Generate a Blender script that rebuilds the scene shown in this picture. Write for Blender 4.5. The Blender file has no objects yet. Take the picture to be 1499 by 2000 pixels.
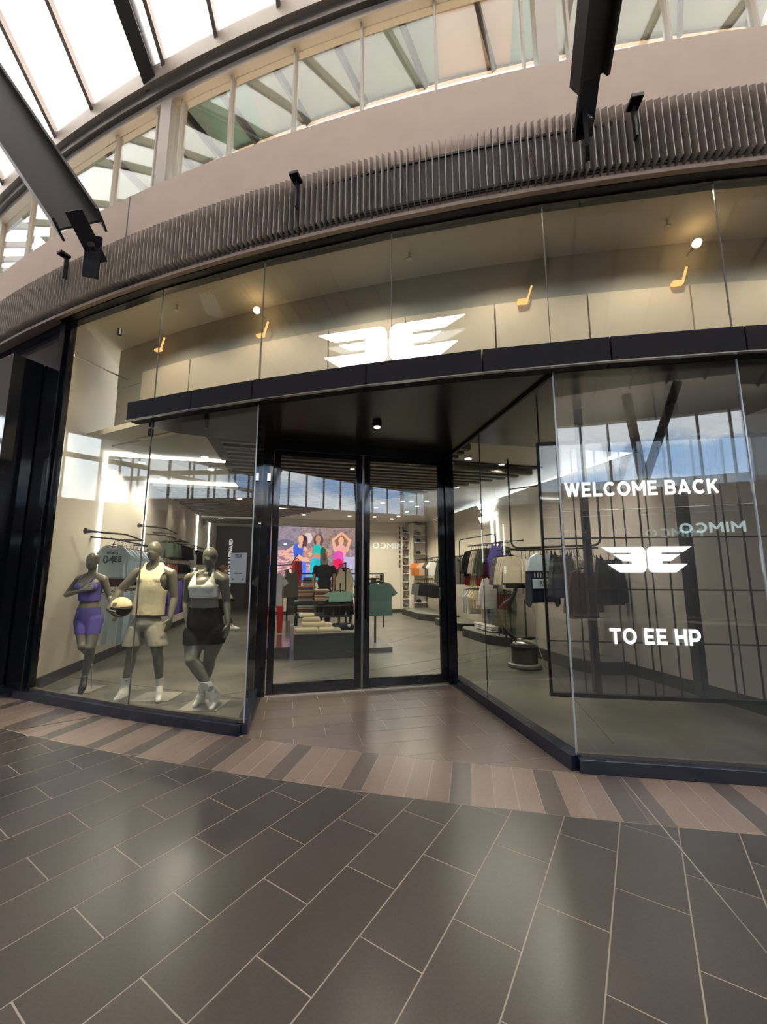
import bpy, bmesh, math, random
import numpy as np
from mathutils import Vector, Matrix
random.seed(7)
COL = bpy.context.scene.collection
PI = math.pi

# ------------------------------------------------------------------ camera
F = 776.0; CX0 = 749.5; CY0 = 1012.0; EYE = 1.5
PITCH = math.atan((1122.0 - CY0) / F)
cam_d = bpy.data.cameras.new('camera'); cam = bpy.data.objects.new('camera', cam_d); COL.objects.link(cam)
cam.location = (0, 0, EYE); cam.rotation_euler = (PI / 2 + PITCH, 0, 0)
cam_d.sensor_fit = 'VERTICAL'; cam_d.sensor_height = 36.0; cam_d.lens = F * 36.0 / 2000.0
cam_d.shift_y = (CY0 - 1000.0) / 2000.0
cam_d.clip_start = 0.05; cam_d.clip_end = 400
sc = bpy.context.scene; sc.camera = cam

# ------------------------------------------------------------------ sky, sun, exposure
W = bpy.data.worlds.new('sky'); sc.world = W; W.use_nodes = True
nt = W.node_tree; nt.nodes.clear()
def N(t, **k):
    n = nt.nodes.new(t)
    for a, b in k.items(): setattr(n, a, b)
    return n
out = N('ShaderNodeOutputWorld'); bg = N('ShaderNodeBackground'); bg.inputs[1].default_value = 7.2
tc = N('ShaderNodeTexCoord'); no = N('ShaderNodeTexNoise'); no.inputs['Scale'].default_value = 5.0
no.inputs['Detail'].default_value = 7; no.inputs['Roughness'].default_value = 0.55
mp = N('ShaderNodeMapping'); mp.inputs['Scale'].default_value = (1, 1, 2.4)
ramp = N('ShaderNodeValToRGB'); ramp.color_ramp.elements[0].position = 0.40; ramp.color_ramp.elements[1].position = 0.54
ramp.color_ramp.elements[0].color = (0.34, 0.50, 0.76, 1); ramp.color_ramp.elements[1].color = (0.92, 0.95, 1.0, 1)
nt.links.new(tc.outputs['Generated'], mp.inputs[0]); nt.links.new(mp.outputs[0], no.inputs['Vector'])
nt.links.new(no.outputs[0], ramp.inputs[0]); nt.links.new(ramp.outputs[0], bg.inputs[0]); nt.links.new(bg.outputs[0], out.inputs[0])
sun_d = bpy.data.lights.new('sun', 'SUN'); sun_d.energy = 40; sun_d.angle = math.radians(3); sun_d.color = (1, .90, .78)
sun = bpy.data.objects.new('sun', sun_d); COL.objects.link(sun); sun.rotation_euler = (math.radians(3), math.radians(2), 0)
sc.view_settings.view_transform = 'Standard'; sc.view_settings.look = 'None'
sc.view_settings.exposure = 0.0; sc.view_settings.gamma = 1.0; sc.view_settings.use_curve_mapping = False
sc.cycles.max_bounces = 10; sc.cycles.transparent_max_bounces = 28; sc.cycles.glossy_bounces = 4
sc.cycles.diffuse_bounces = 4; sc.cycles.sample_clamp_indirect = 6; sc.cycles.use_denoising = True
sc.cycles.caustics_reflective = False; sc.cycles.caustics_refractive = False

# ------------------------------------------------------------------ frames of reference
CC = Vector((6.37, 29.8)); R = 26.9              # the shopfront is an arc round this centre
def arc(off, deg, z=0.0):
    a = math.radians(deg); return Vector((CC.x + (R + off) * math.sin(a), CC.y - (R + off) * math.cos(a), z))
PH = [-23.7, -19.77, -16.64, -13.52, -10.40, -7.28, -4.16, -1.04]      # pane joints
O2 = Vector((0, 5.585)); U2 = Vector((.9736, .228)); V2 = Vector((-.228, .9736)); SA = math.atan2(.228, .9736)
def S(a, b, z=0.0): return Vector((O2.x + U2.x * a + V2.x * b, O2.y + U2.y * a + V2.y * b, z))   # the shop's own axes
cs, sn = math.cos(PITCH), math.sin(PITCH)
def ray(px, py):
    u = (px - CX0) / F; v = -(py - CY0) / F
    return Vector((u, cs - v * sn, sn + v * cs))
def at_y(px, py, Y): r = ray(px, py); return r * (Y / r.y) + Vector((0, 0, EYE))
def at_z(px, py, Z=0.0): r = ray(px, py); return r * ((Z - EYE) / r.z) + Vector((0, 0, EYE))
def at_plane(px, py, p, q):
    n = Vector((q[1] - p[1], -(q[0] - p[0]))); r = ray(px, py)
    return r * ((n.x * p[0] + n.y * p[1]) / (n.x * r.x + n.y * r.y)) + Vector((0, 0, EYE))
def to_phi(p): return math.degrees(math.atan2(p[0] - CC.x, CC.y - p[1]))

# ------------------------------------------------------------------ materials
MATS = {}
def mat(name, col, rough=.5, metal=0., spec=.5, noise=0., nscale=8., bump=0., bscale=40., vary=0., emit=None, estr=0., coat=0., stretch=None):
    m = bpy.data.materials.new(name); m.use_nodes = True; t = m.node_tree; b = t.nodes['Principled BSDF']
    b.inputs['Roughness'].default_value = rough; b.inputs['Metallic'].default_value = metal
    b.inputs['Specular IOR Level'].default_value = spec; b.inputs['Coat Weight'].default_value = coat
    b.inputs['Base Color'].default_value = (*col, 1)
    tcn = t.nodes.new('ShaderNodeTexCoord'); mpn = t.nodes.new('ShaderNodeMapping'); t.links.new(tcn.outputs['Object'], mpn.inputs[0])
    if stretch: mpn.inputs['Scale'].default_value = stretch
    src = None
    if noise:
        n = t.nodes.new('ShaderNodeTexNoise'); n.inputs['Scale'].default_value = nscale; n.inputs['Detail'].default_value = 5
        t.links.new(mpn.outputs[0], n.inputs['Vector'])
        r = t.nodes.new('ShaderNodeValToRGB'); r.color_ramp.elements[0].position = .3; r.color_ramp.elements[1].position = .7
        r.color_ramp.elements[0].color = (*[c * (1 - noise) for c in col], 1); r.color_ramp.elements[1].color = (*[min(1, c * (1 + noise)) for c in col], 1)
        t.links.new(n.outputs[0], r.inputs[0]); src = r.outputs[0]
    if vary:
        oi = t.nodes.new('ShaderNodeObjectInfo'); mr = t.nodes.new('ShaderNodeMapRange')
        mr.inputs['To Min'].default_value = 1 - vary; mr.inputs['To Max'].default_value = 1 + vary
        t.links.new(oi.outputs['Random'], mr.inputs[0])
        hs = t.nodes.new('ShaderNodeHueSaturation'); t.links.new(mr.outputs[0], hs.inputs['Value'])
        if src: t.links.new(src, hs.inputs['Color'])
        else: hs.inputs['Color'].default_value = (*col, 1)
        src = hs.outputs[0]
    if src: t.links.new(src, b.inputs['Base Color'])
    if bump:
        n = t.nodes.new('ShaderNodeTexNoise'); n.inputs['Scale'].default_value = bscale; n.inputs['Detail'].default_value = 4
        t.links.new(mpn.outputs[0], n.inputs['Vector'])
        bp = t.nodes.new('ShaderNodeBump'); bp.inputs['Strength'].default_value = bump; bp.inputs['Distance'].default_value = .02
        t.links.new(n.outputs[0], bp.inputs['Height']); t.links.new(bp.outputs[0], b.inputs['Normal'])
    if emit:
        b.inputs['Emission Color'].default_value = (*emit, 1); b.inputs['Emission Strength'].default_value = estr
    MATS[name] = m; return m
def glass(name, f0=.05, tint=(.93, .96, .95), dim=None, rough=0.0):
    m = bpy.data.materials.new(name); m.use_nodes = True; t = m.node_tree; t.nodes.clear()
    o = t.nodes.new('ShaderNodeOutputMaterial'); tr = t.nodes.new('ShaderNodeBsdfTransparent'); gl = t.nodes.new('ShaderNodeBsdfGlossy')
    gl.inputs['Roughness'].default_value = rough; tr.inputs[0].default_value = (*tint, 1)
    lw = t.nodes.new('ShaderNodeLayerWeight'); lw.inputs[0].default_value = .5
    pw = t.nodes.new('ShaderNodeMath'); pw.operation = 'POWER'; pw.inputs[1].default_value = 4.6
    ma = t.nodes.new('ShaderNodeMath'); ma.operation = 'MULTIPLY_ADD'; ma.inputs[1].default_value = 1 - f0; ma.inputs[2].default_value = f0
    mx = t.nodes.new('ShaderNodeMixShader')
    t.links.new(lw.outputs['Facing'], pw.inputs[0]); t.links.new(pw.outputs[0], ma.inputs[0]); t.links.new(ma.outputs[0], mx.inputs[0])
    t.links.new(tr.outputs[0], mx.inputs[1]); t.links.new(gl.outputs[0], mx.inputs[2])
    last = mx
    if dim:
        df = t.nodes.new('ShaderNodeBsdfDiffuse'); df.inputs[0].default_value = (*dim[1], 1)
        m2 = t.nodes.new('ShaderNodeMixShader'); m2.inputs[0].default_value = dim[0]
        t.links.new(mx.outputs[0], m2.inputs[1]); t.links.new(df.outputs[0], m2.inputs[2]); last = m2
    t.links.new(last.outputs[0], o.inputs[0]); MATS[name] = m; return m
def emis(name, col, s):
    m = bpy.data.materials.new(name); m.use_nodes = True; t = m.node_tree; t.nodes.clear()
    o = t.nodes.new('ShaderNodeOutputMaterial'); e = t.nodes.new('ShaderNodeEmission'); e.inputs[0].default_value = (*col, 1); e.inputs[1].default_value = s
    t.links.new(e.outputs[0], o.inputs[0]); MATS[name] = m; return m
def transl(name, col, col2=None, mixf=.5):
    m = bpy.data.materials.new(name); m.use_nodes = True; t = m.node_tree; t.nodes.clear()
    o = t.nodes.new('ShaderNodeOutputMaterial'); a = t.nodes.new('ShaderNodeBsdfTranslucent'); d = t.nodes.new('ShaderNodeBsdfDiffuse')
    a.inputs[0].default_value = (*col, 1); d.inputs[0].default_value = (*(col2 or col), 1)
    mx = t.nodes.new('ShaderNodeMixShader'); mx.inputs[0].default_value = mixf
    t.links.new(a.outputs[0], mx.inputs[1]); t.links.new(d.outputs[0], mx.inputs[2]); t.links.new(mx.outputs[0], o.inputs[0]); MATS[name] = m; return m

M_tile = mat('dark_tile', (.058, .050, .045), .30, noise=.12, nscale=120, vary=.10, spec=.55)
M_grout = mat('grout', (.30, .26, .22), .8)
M_plank = mat('light_plank', (.215, .160, .130), .26, noise=.10, nscale=90, vary=.12)
M_plankd = mat('dark_plank', (.100, .082, .072), .28, noise=.10, nscale=90, vary=.12)
M_etile = mat('entrance_tile', (.150, .115, .095), .24, noise=.1, nscale=90, vary=.08)
M_conc = mat('concrete_floor', (.115, .107, .088), .34, noise=.42, nscale=1.3, bump=.05, bscale=10)
M_joint = mat('floor_joint', (.06, .055, .045), .7)
M_steel = mat('steel_edge', (.75, .70, .62), .3, metal=1.0)
M_black = mat('black_gloss', (.006, .007, .011), .06, spec=.6)
M_blackm = mat('black_metal', (.010, .010, .012), .42, spec=.25)
M_fascia = mat('fascia_black', (.011, .010, .012), .6, spec=.12)
M_plate = mat('stand_plate', (.30, .28, .25), .4)
M_navy = mat('navy_kerb', (.010, .014, .030), .22, spec=.6)
M_soff = mat('black_soffit', (.012, .011, .012), .25, spec=.5)
M_beige = mat('beige_render', (.42, .32, .25), .75, noise=.04, nscale=3)
M_fin = mat('fin_metal', (.27, .225, .19), .45)
M_finback = mat('fin_backing', (.13, .115, .105), .7)
M_taupe = mat('taupe_steel', (.30, .25, .20), .5)
M_dsteel = mat('dark_steel', (.034, .029, .027), .5, spec=.3)
M_raft = mat('rafter_steel', (.16, .13, .11), .5)
M_wall = mat('shop_wall', (.60, .54, .44), .7, noise=.03, nscale=2)
M_gwall = mat('grey_void_wall', (.40, .38, .32), .7, noise=.03, nscale=2)
M_panel = mat('bulkhead_panel', (.62, .54, .42), .6, noise=.02)
M_ceil = mat('shop_ceiling', (.62, .58, .50), .8)
M_slat = mat('ceiling_slat', (.14, .125, .10), .6)
M_slatb = mat('slat_backing', (.045, .04, .035), .8)
M_skirt = mat('dark_skirting', (.020, .020, .020), .5)
M_led = emis('led_strip', (1, .97, .90), 7.0)
M_lamp = emis('lamp_disc', (1, .93, .80), 14.0)
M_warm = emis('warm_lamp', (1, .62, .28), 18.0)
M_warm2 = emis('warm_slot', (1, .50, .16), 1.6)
M_sign = emis('sign_white', (1, .99, .97), 4.0)
M_text = emis('screen_text', (1, 1, 1), 2.4)
M_glass = glass('clear_glass', .055)
M_cglass = glass('clerestory_glass', .035, (.80, .84, .80))
M_screen = glass('led_screen_mesh', .045, (.84, .83, .86), dim=(.07, (.30, .28, .28)))
M_edge2 = mat('joint_silicone', (.16, .16, .15), .3)
M_ring = mat('ring_beam', (.10, .08, .065), .5)
M_edge = mat('glass_edge', (.50, .58, .62), .15, spec=.8)
M_roof = transl('roof_panel', (.92, .90, .88), (.8, .8, .8), .35)
M_eave = [transl('eave_a', (.17, .19, .165), (.30, .33, .29)), transl('eave_b', (.26, .20, .15), (.45, .34, .27)), transl('eave_c', (.18, .18, .16), (.32, .32, .29)), transl('eave_d', (.14, .19, .16), (.26, .33, .29))]
M_man = mat('mannequin_grey', (.155, .145, .120), .30, spec=.5, coat=.15)
M_white = mat('white_cotton', (.72, .70, .66), .85, bump=.25, bscale=14)
M_cream = mat('cream_cotton', (.72, .64, .44), .85, bump=.3, bscale=12)
M_chrome = mat('chrome', (.6, .6, .6), .2, metal=1)
M_shelf = mat('white_shelf', (.66, .61, .52), .5)
CLOTH = {}
def cloth(key, col, rough=.85, bump=.5, bs=9): 
    if key not in CLOTH: CLOTH[key] = mat('cloth_' + key, col, rough, spec=.15, bump=bump, bscale=bs, stretch=(2.2, 2.2, .45))
    return CLOTH[key]
for k, c_ in dict(ice=(.50, .58, .64), black=(.010, .010, .012), navy=(.010, .016, .038), bone=(.52, .46, .36), white=(.62, .60, .56), grey=(.10, .11, .105),
                  lilac=(.14, .10, .34), purple=(.045, .022, .12), violet=(.10, .085, .34), orange=(.62, .22, .05), peach=(.6, .38, .26), brown=(.12, .06, .045), rust=(.30, .11, .07),
                  red=(.24, .018, .018), scarlet=(.45, .02, .02), sage=(.085, .155, .135), mint=(.30, .48, .36), olive=(.07, .085, .065), sand=(.50, .42, .29), denim=(.06, .10, .20), cream=(.66, .56, .38),
                  tan=(.34, .24, .17), camo=(.09, .085, .06), stone=(.30, .28, .24)).items(): cloth(k, c_)

# ------------------------------------------------------------------ mesh building
class MB:
    def __init__(s): s.v = []; s.f = []
    def add(s, vs, fs):
        o = len(s.v); s.v += [tuple(v) for v in vs]; s.f += [tuple(i + o for i in f) for f in fs]; return s
    def hexa(s, b, t):   # 4 bottom, 4 top corners, same order
        return s.add(list(b) + list(t), [(3, 2, 1, 0), (4, 5, 6, 7), (0, 1, 5, 4), (1, 2, 6, 5), (2, 3, 7, 6), (3, 0, 4, 7)])
    def box(s, x0, x1, y0, y1, z0, z1):
        p = [(x0, y0), (x1, y0), (x1, y1), (x0, y1)]
        return s.hexa([(a, b, z0) for a, b in p], [(a, b, z1) for a, b in p])
    def sbox(s, a0, a1, b0, b1, z0, z1):
        p = [(a0, b0), (a1, b0), (a1, b1), (a0, b1)]
        return s.hexa([S(a, b, z0) for a, b in p], [S(a, b, z1) for a, b in p])
    def abox(s, o0, o1, d0, d1, z0, z1):   # outward o1 > o0, along the arc d0..d1 (one flat facet)
        p = [(o1, d0), (o1, d1), (o0, d1), (o0, d0)]
        return s.hexa([arc(a, b, z0) for a, b in p], [arc(a, b, z1) for a, b in p])
    def arcbox(s, o0, o1, d0, d1, z0, z1, n=12):
        for i in range(n): s.abox(o0, o1, d0 + (d1 - d0) * i / n, d0 + (d1 - d0) * (i + 1) / n, z0, z1)
        return s
    def facets(s, o0, o1, ds, z0, z1):
        for a, b in zip(ds[:-1], ds[1:]): s.abox(o0, o1, a, b, z0, z1)
        return s
    def prism(s, pts, z0, z1):
        n = len(pts); return s.add([(p[0], p[1], z0) for p in pts] + [(p[0], p[1], z1) for p in pts],
            [tuple(range(n))[::-1], tuple(range(n, 2 * n))] + [(i, (i + 1) % n, (i + 1) % n + n, i + n) for i in range(n)])
    def beam(s, p, q, w, h, up=(0, 0, 1)):
        p = Vector(p); q = Vector(q); d = (q - p).normalized(); r = d.cross(Vector(up)).normalized(); u = r.cross(d)
        c4 = [(-w / 2, -h / 2), (w / 2, -h / 2), (w / 2, h / 2), (-w / 2, h / 2)]
        return s.hexa([p + r * a + u * b for a, b in c4], [q + r * a + u * b for a, b in c4])
    def tube(s, path, r, n=8, cap=True):
        P = [Vector(p) for p in path]; rs = r if isinstance(r, (list, tuple)) else [r] * len(P)
        o = len(s.v); prev = None
        for i, p in enumerate(P):
            d = (P[min(i + 1, len(P) - 1)] - P[max(i - 1, 0)]).normalized()
            if prev is None: a = d.orthogonal().normalized()
            else:
                a = prev - d * prev.dot(d)
                a = a.normalized() if a.length > 1e-6 else d.orthogonal().normalized()
            prev = a; b = d.cross(a)
            for k in range(n):
                t = 2 * PI * k / n; s.v.append(tuple(p + (a * math.cos(t) + b * math.sin(t)) * rs[i]))
        for i in range(len(P) - 1):
            for k in range(n): s.f.append((o + i * n + k, o + i * n + (k + 1) % n, o + (i + 1) * n + (k + 1) % n, o + (i + 1) * n + k))
        if cap: s.f.append(tuple(o + k for k in range(n))[::-1]); s.f.append(tuple(o + (len(P) - 1) * n + k for k in range(n)))
        return s
    def lathe(s, prof, c=(0, 0, 0), n=24):
        o = len(s.v)
        for r, z in prof:
            for k in range(n): t = 2 * PI * k / n; s.v.append((c[0] + r * math.cos(t), c[1] + r * math.sin(t), c[2] + z))
        for i in range(len(prof) - 1):
            for k in range(n): s.f.append((o + i * n + k, o + i * n + (k + 1) % n, o + (i + 1) * n + (k + 1) % n, o + (i + 1) * n + k))
        s.f.append(tuple(o + k for k in range(n))[::-1]); s.f.append(tuple(o + (len(prof) - 1) * n + k for k in range(n)))
        return s
    def loft(s, secs, n=20, sub=4):
        out = []
        for i in range(len(secs) - 1):
            p0, p1, p2, p3 = secs[max(i - 1, 0)], secs[i], secs[i + 1], secs[min(i + 2, len(secs) - 1)]
            for k in range(sub):
                t = k / sub; h = lambda a, b, c, d: .5 * (2 * b + (c - a) * t + (2 * a - 5 * b + 4 * c - d) * t * t + (3 * b - a - 3 * c + d) * t ** 3)
                out.append((h(p0[0], p1[0], p2[0], p3[0]), h(p0[1], p1[1], p2[1], p3[1]), h(p0[2], p1[2], p2[2], p3[2])))
        out.append(secs[-1]); o = len(s.v)
        for c, rx_, ry_ in out:
            for k in range(n):
                t = 2 * PI * k / n; ct, st_ = math.cos(t), math.sin(t); s.v.append((c.x + rx_ * math.copysign(abs(ct) ** .88, ct), c.y + ry_ * math.copysign(abs(st_) ** .88, st_), c.z))
        m = len(out)
        for i in range(m - 1):
            for k in range(n): s.f.append((o + i * n + k, o + i * n + (k + 1) % n, o + (i + 1) * n + (k + 1) % n, o + (i + 1) * n + k))
        s.f.append(tuple(o + k for k in range(n))[::-1]); s.f.append(tuple(o + (m - 1) * n + k for k in range(n))); return s
    def ell(s, c, r, rot=None, seg=16, rings=10):
        o = len(s.v); M = rot or Matrix.Identity(3); c = Vector(c); vs = [c + M @ Vector((0, 0, -r[2]))]
        for i in range(1, rings):
            t = -PI / 2 + PI * i / rings
            for k in range(seg):
                p = 2 * PI * k / seg; vs.append(c + M @ Vector((r[0] * math.cos(t) * math.cos(p), r[1] * math.cos(t) * math.sin(p), r[2] * math.sin(t))))
        vs.append(c + M @ Vector((0, 0, r[2]))); fs = []
        for k in range(seg): fs.append((0, 1 + (k + 1) % seg, 1 + k))
        for i in range(rings - 2):
            for k in range(seg): a = 1 + i * seg; fs.append((a + k, a + (k + 1) % seg, a + seg + (k + 1) % seg, a + seg + k))
        a = 1 + (rings - 2) * seg; L = len(vs) - 1
        for k in range(seg): fs.append((a + k, a + (k + 1) % seg, L))
        return s.add(vs, fs)
    def cap(s, p, q, r1, r2):   # tapered limb with round ends
        p = Vector(p); q = Vector(q); s.tube([p, q], [r1, r2], 14); s.ell(p, (r1,) * 3, seg=14, rings=8); s.ell(q, (r2,) * 3, seg=14, rings=8); return s
    def mesh(s, name, off=(0, 0, 0)):
        me = bpy.data.meshes.new(name); o = Vector(off)
        me.from_pydata([tuple(Vector(v) - o) for v in s.v], [], s.f); me.update(); return me

def tag(o, label=None, cat=None, group=None, kind=None):
    if label: o['label'] = label
    if cat: o['category'] = cat
    if group: o['group'] = group
    if kind: o['kind'] = kind
    return o
WL = {}
def wloc(o): return WL.get(o.name, Vector((0, 0, 0)))
def link(name, me, m=None, parent=None, world=None, smooth=False, bevel=0):
    o = bpy.data.objects.new(name, me); COL.objects.link(o)
    if m is not None and not me.materials: me.materials.append(m)
    if smooth: me.shade_smooth()
    w = Vector(world) if world is not None else Vector((0, 0, 0)); WL[o.name] = w
    if parent is not None: o.parent = parent; o.location = w - wloc(parent)
    else: o.location = w
    if bevel:
        b = o.modifiers.new('bevel', 'BEVEL'); b.width = bevel; b.segments = 2; b.limit_method = 'ANGLE'
    return o
def build(name, mb, m, parent=None, smooth=False, bevel=0, label=None, cat=None, group=None, kind=None):
    """mesh given in world coordinates; its origin goes to the base of its box"""
    vs = np.array(mb.v); lo = vs.min(0); hi = vs.max(0); base = Vector(((lo[0] + hi[0]) / 2, (lo[1] + hi[1]) / 2, lo[2]))
    o = link(name, mb.mesh(name, base), m, parent, base, smooth, bevel)
    return tag(o, label, cat, group, kind)
def fixn(me):
    bm = bmesh.new(); bm.from_mesh(me); bmesh.ops.recalc_face_normals(bm, faces=bm.faces); bm.to_mesh(me); bm.free(); return me
def empty(name, loc=(0, 0, 0), label=None, cat=None, group=None, kind=None, rz=0):
    o = bpy.data.objects.new(name, None); COL.objects.link(o); o.location = loc; o.rotation_euler = (0, 0, rz); o.empty_display_size = .1
    WL[o.name] = Vector(loc); return tag(o, label, cat, group, kind)
KIDS = {}
def copy_tree(o, parent=None):
    c = o.copy(); COL.objects.link(c)
    if parent: c.parent = parent
    for ch in [x for x in TEMPLATE_KIDS.get(o.name, [])]: copy_tree(ch, c)
    return c
TEMPLATE_KIDS = {}
def text_mesh(s, size, ext=.004, bold=0.0, align='CENTER', shear=0, space=1.05):
    cu = bpy.data.curves.new('txt', 'FONT'); cu.body = s; cu.size = size; cu.extrude = ext; cu.offset = bold; cu.align_x = align; cu.align_y = 'CENTER'; cu.shear = shear
    cu.space_character = space
    o = bpy.data.objects.new('txt', cu); COL.objects.link(o); dg = bpy.context.evaluated_depsgraph_get()
    me = bpy.data.meshes.new_from_object(o.evaluated_get(dg)); bpy.data.objects.remove(o); bpy.data.curves.remove(cu); me.materials.clear(); return me
def _arc(cx, cz, r, a0, a1, n=14): return [(cx + r * math.cos(math.radians(a0 + (a1 - a0) * i / n)), cz + r * math.sin(math.radians(a0 + (a1 - a0) * i / n))) for i in range(n + 1)]
_V = [(.1, 0), (.1, 1)]
GLY = {'W': (1.24, [[(.10, 1), (.36, .04)], [(.36, .04), (.62, .96)], [(.62, .96), (.88, .04)], [(.88, .04), (1.14, 1)]]), 'E': (.74, [_V, [(.1, .9), (.70, .9)], [(.1, .5), (.64, .5)], [(.1, .1), (.72, .1)]]),
 'L': (.68, [_V, [(.1, .1), (.68, .1)]]), 'C': (.92, [_arc(.5, .5, .40, 48, 312, 22)]), 'O': (1.0, [_arc(.5, .5, .40, 0, 360, 30)]), 'M': (1.04, [_V, [(.10, .95), (.52, .36)], [(.52, .36), (.94, .95)], [(.94, 0), (.94, 1)]]),
 'B': (.80, [_V, [(.1, .9), (.48, .9)] + _arc(.48, .70, .20, 90, -90), [(.1, .5), (.52, .5)] + _arc(.52, .30, .20, 90, -90), [(.1, .1), (.52, .1)]]), 'A': (.98, [[(.10, 0), (.49, .96)], [(.49, .96), (.88, 0)], [(.26, .26), (.72, .26)]]),
 'K': (.84, [_V, [(.12, .38), (.70, .98)], [(.36, .58), (.74, .02)]]), 'T': (.80, [[(0, .9), (.8, .9)], [(.4, 0), (.4, .9)]]), 'H': (.84, [_V, [(.74, 0), (.74, 1)], [(.1, .5), (.74, .5)]]),
 'P': (.78, [_V, [(.1, .9), (.44, .9)] + _arc(.44, .62, .28, 90, -90), [(.1, .34), (.44, .34)]]), 'I': (.2, [_V])}
def block_text(s, width, height, ext=.006, t=.19, gap=.17):
    """bold geometric capitals, centred, in the x-y plane like a text mesh"""
    mb = MB(); x = 0.0
    for ch in s:
        if ch == ' ': x += .42; continue
        w, strokes = GLY[ch]
        for st in strokes:
            for (ax, az), (bx, bz) in zip(st[:-1], st[1:]):
                L = math.hypot(bx - ax, bz - az); 
                if L < 1e-5: continue
                ux, uz = (bx - ax) / L, (bz - az) / L; e_ = .02 if len(st) > 2 else 0.0; nx, nz = -uz * t / 2, ux * t / 2; ax2, az2, bx2, bz2 = ax - ux * e_, az - uz * e_, bx + ux * e_, bz + uz * e_
                q = [(ax2 - nx, az2 - nz), (bx2 - nx, bz2 - nz), (bx2 + nx, bz2 + nz), (ax2 + nx, az2 + nz)]
                q = [(x + a, min(1, max(0, b))) for a, b in q]; mb.hexa([(a, b, -ext / 2) for a, b in q], [(a, b, ext / 2) for a, b in q])
        x += w + gap
    x -= gap; k = width / x; mb.v = [((a - x / 2) * k, (b - .5) * height, c) for a, b, c in mb.v]; return mb.mesh('letters')
def remesh(mb, vox=.008, smooth=4, name='body'):
    me = mb.mesh('tmp'); o = bpy.data.objects.new('tmp', me); COL.objects.link(o)
    r = o.modifiers.new('r', 'REMESH'); r.mode = 'VOXEL'; r.voxel_size = vox
    s_ = o.modifiers.new('s', 'SMOOTH'); s_.iterations = smooth; s_.factor = .5
    dg = bpy.context.evaluated_depsgraph_get(); m2 = bpy.data.meshes.new_from_object(o.evaluated_get(dg)); m2.name = name
    bpy.data.objects.remove(o); bpy.data.meshes.remove(me); return m2
def clip_poly(P, f):   # keep f(p) >= 0 on a convex polygon (f affine-ish, bisected)
    out = []
    for i in range(len(P)):
        a, b = P[i], P[(i + 1) % len(P)]; fa, fb = f(a), f(b)
        if fa >= 0: out.append(a)
        if (fa >= 0) != (fb >= 0): t = fa / (fa - fb); out.append((a[0] + (b[0] - a[0]) * t, a[1] + (b[1] - a[1]) * t))
    return out
def area(P): return abs(sum(P[i][0] * P[(i + 1) % len(P)][1] - P[(i + 1) % len(P)][0] * P[i][1] for i in range(len(P)))) / 2
def inset(P, d):
    c = (sum(p[0] for p in P) / len(P), sum(p[1] for p in P) / len(P)); n = len(P); Q = P[:]
    A = 1 if sum(P[i][0] * P[(i + 1) % n][1] - P[(i + 1) % n][0] * P[i][1] for i in range(n)) > 0 else -1
    for i in range(n):
        a, b = P[i], P[(i + 1) % n]; L = math.hypot(b[0] - a[0], b[1] - a[1])
        if L < 1e-4: continue
        nx, ny = -(b[1] - a[1]) / L * A, (b[0] - a[0]) / L * A
        Q = clip_poly(Q, lambda p: (p[0] - a[0]) * nx + (p[1] - a[1]) * ny - d)
        if len(Q) < 3: return []
    return Q
# ================================================================== MALL FLOOR
fl = build('floor', MB().box(-17, 14, -14, 9.9, -.25, -.0009), M_grout, kind='structure', label='mall floor of large dark tiles with pale joints')
def off_of(p): return math.hypot(p[0] - CC.x, p[1] - CC.y) - R
BAND = .67
A2 = (.540, .8417); B2 = (.8417, -.540)     # tile length and width directions
def dtile(i, j):
    b0 = -1.928 * 1.0345 + .2955 * j; a0 = .924 * 1.0345 + .585 * i + (0 if j % 2 else .2925)
    P = [(a0, b0), (a0 + .585, b0), (a0 + .585, b0 + .2955), (a0, b0 + .2955)]
    return [(A2[0] * a + B2[0] * b, A2[1] * a + B2[1] * b) for a, b in P]
cand = []
for i in range(-12, 14):
    for j in range(-14, 22):
        P = dtile(i, j); c = (sum(p[0] for p in P) / 4, sum(p[1] for p in P) / 4)
        if not (-5.4 < c[0] < 4.3 and .2 < c[1] < 5.5): continue
        P = clip_poly(P, lambda p: off_of(p) - BAND); 
        if len(P) < 3: continue
        P = inset(P, .0030)
        if len(P) >= 3 and area(P) > .002: cand.append((c[0] ** 2 + c[1] ** 2, P))
cand.sort(key=lambda t: t[0])
def slab(name, P, m, par, z0=-.05):
    dz = random.uniform(-.0006, .0006)
    return build(name, MB().prism(P[::-1], z0, 0.0 + dz), m, par)
def tileprism(P, z1): # counter-clockwise top
    s = sum(P[i][0] * P[(i + 1) % len(P)][1] - P[(i + 1) % len(P)][0] * P[i][1] for i in range(len(P)))
    return MB().prism(P if s > 0 else P[::-1], -.012, z1)
for k, (d, P) in enumerate(cand[:300]): build('tile', tileprism(P, random.uniform(-.0005, .0005)), M_tile, fl)
mb = MB()
for d, P in cand[300:]: q = tileprism(P, 0.0); mb.add(q.v, q.f)
# the same tiling beyond the nearest ones, joined
for i in range(-34, 26):
    for j in range(-60, 60):
        P = dtile(i, j); c = (sum(p[0] for p in P) / 4, sum(p[1] for p in P) / 4)
        if (-5.4 < c[0] < 4.3 and .2 < c[1] < 5.5) or not (-17 < c[0] < 13.2 and -11 < c[1] < 8) : continue
        P = clip_poly(P, lambda p: off_of(p) - BAND)
        if len(P) < 3: continue
        P = inset(P, .0030)
        if len(P) >= 3: q = tileprism(P, 0.0); mb.add(q.v, q.f)
tag(build('tile', mb, M_tile, fl), kind='stuff')
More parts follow.
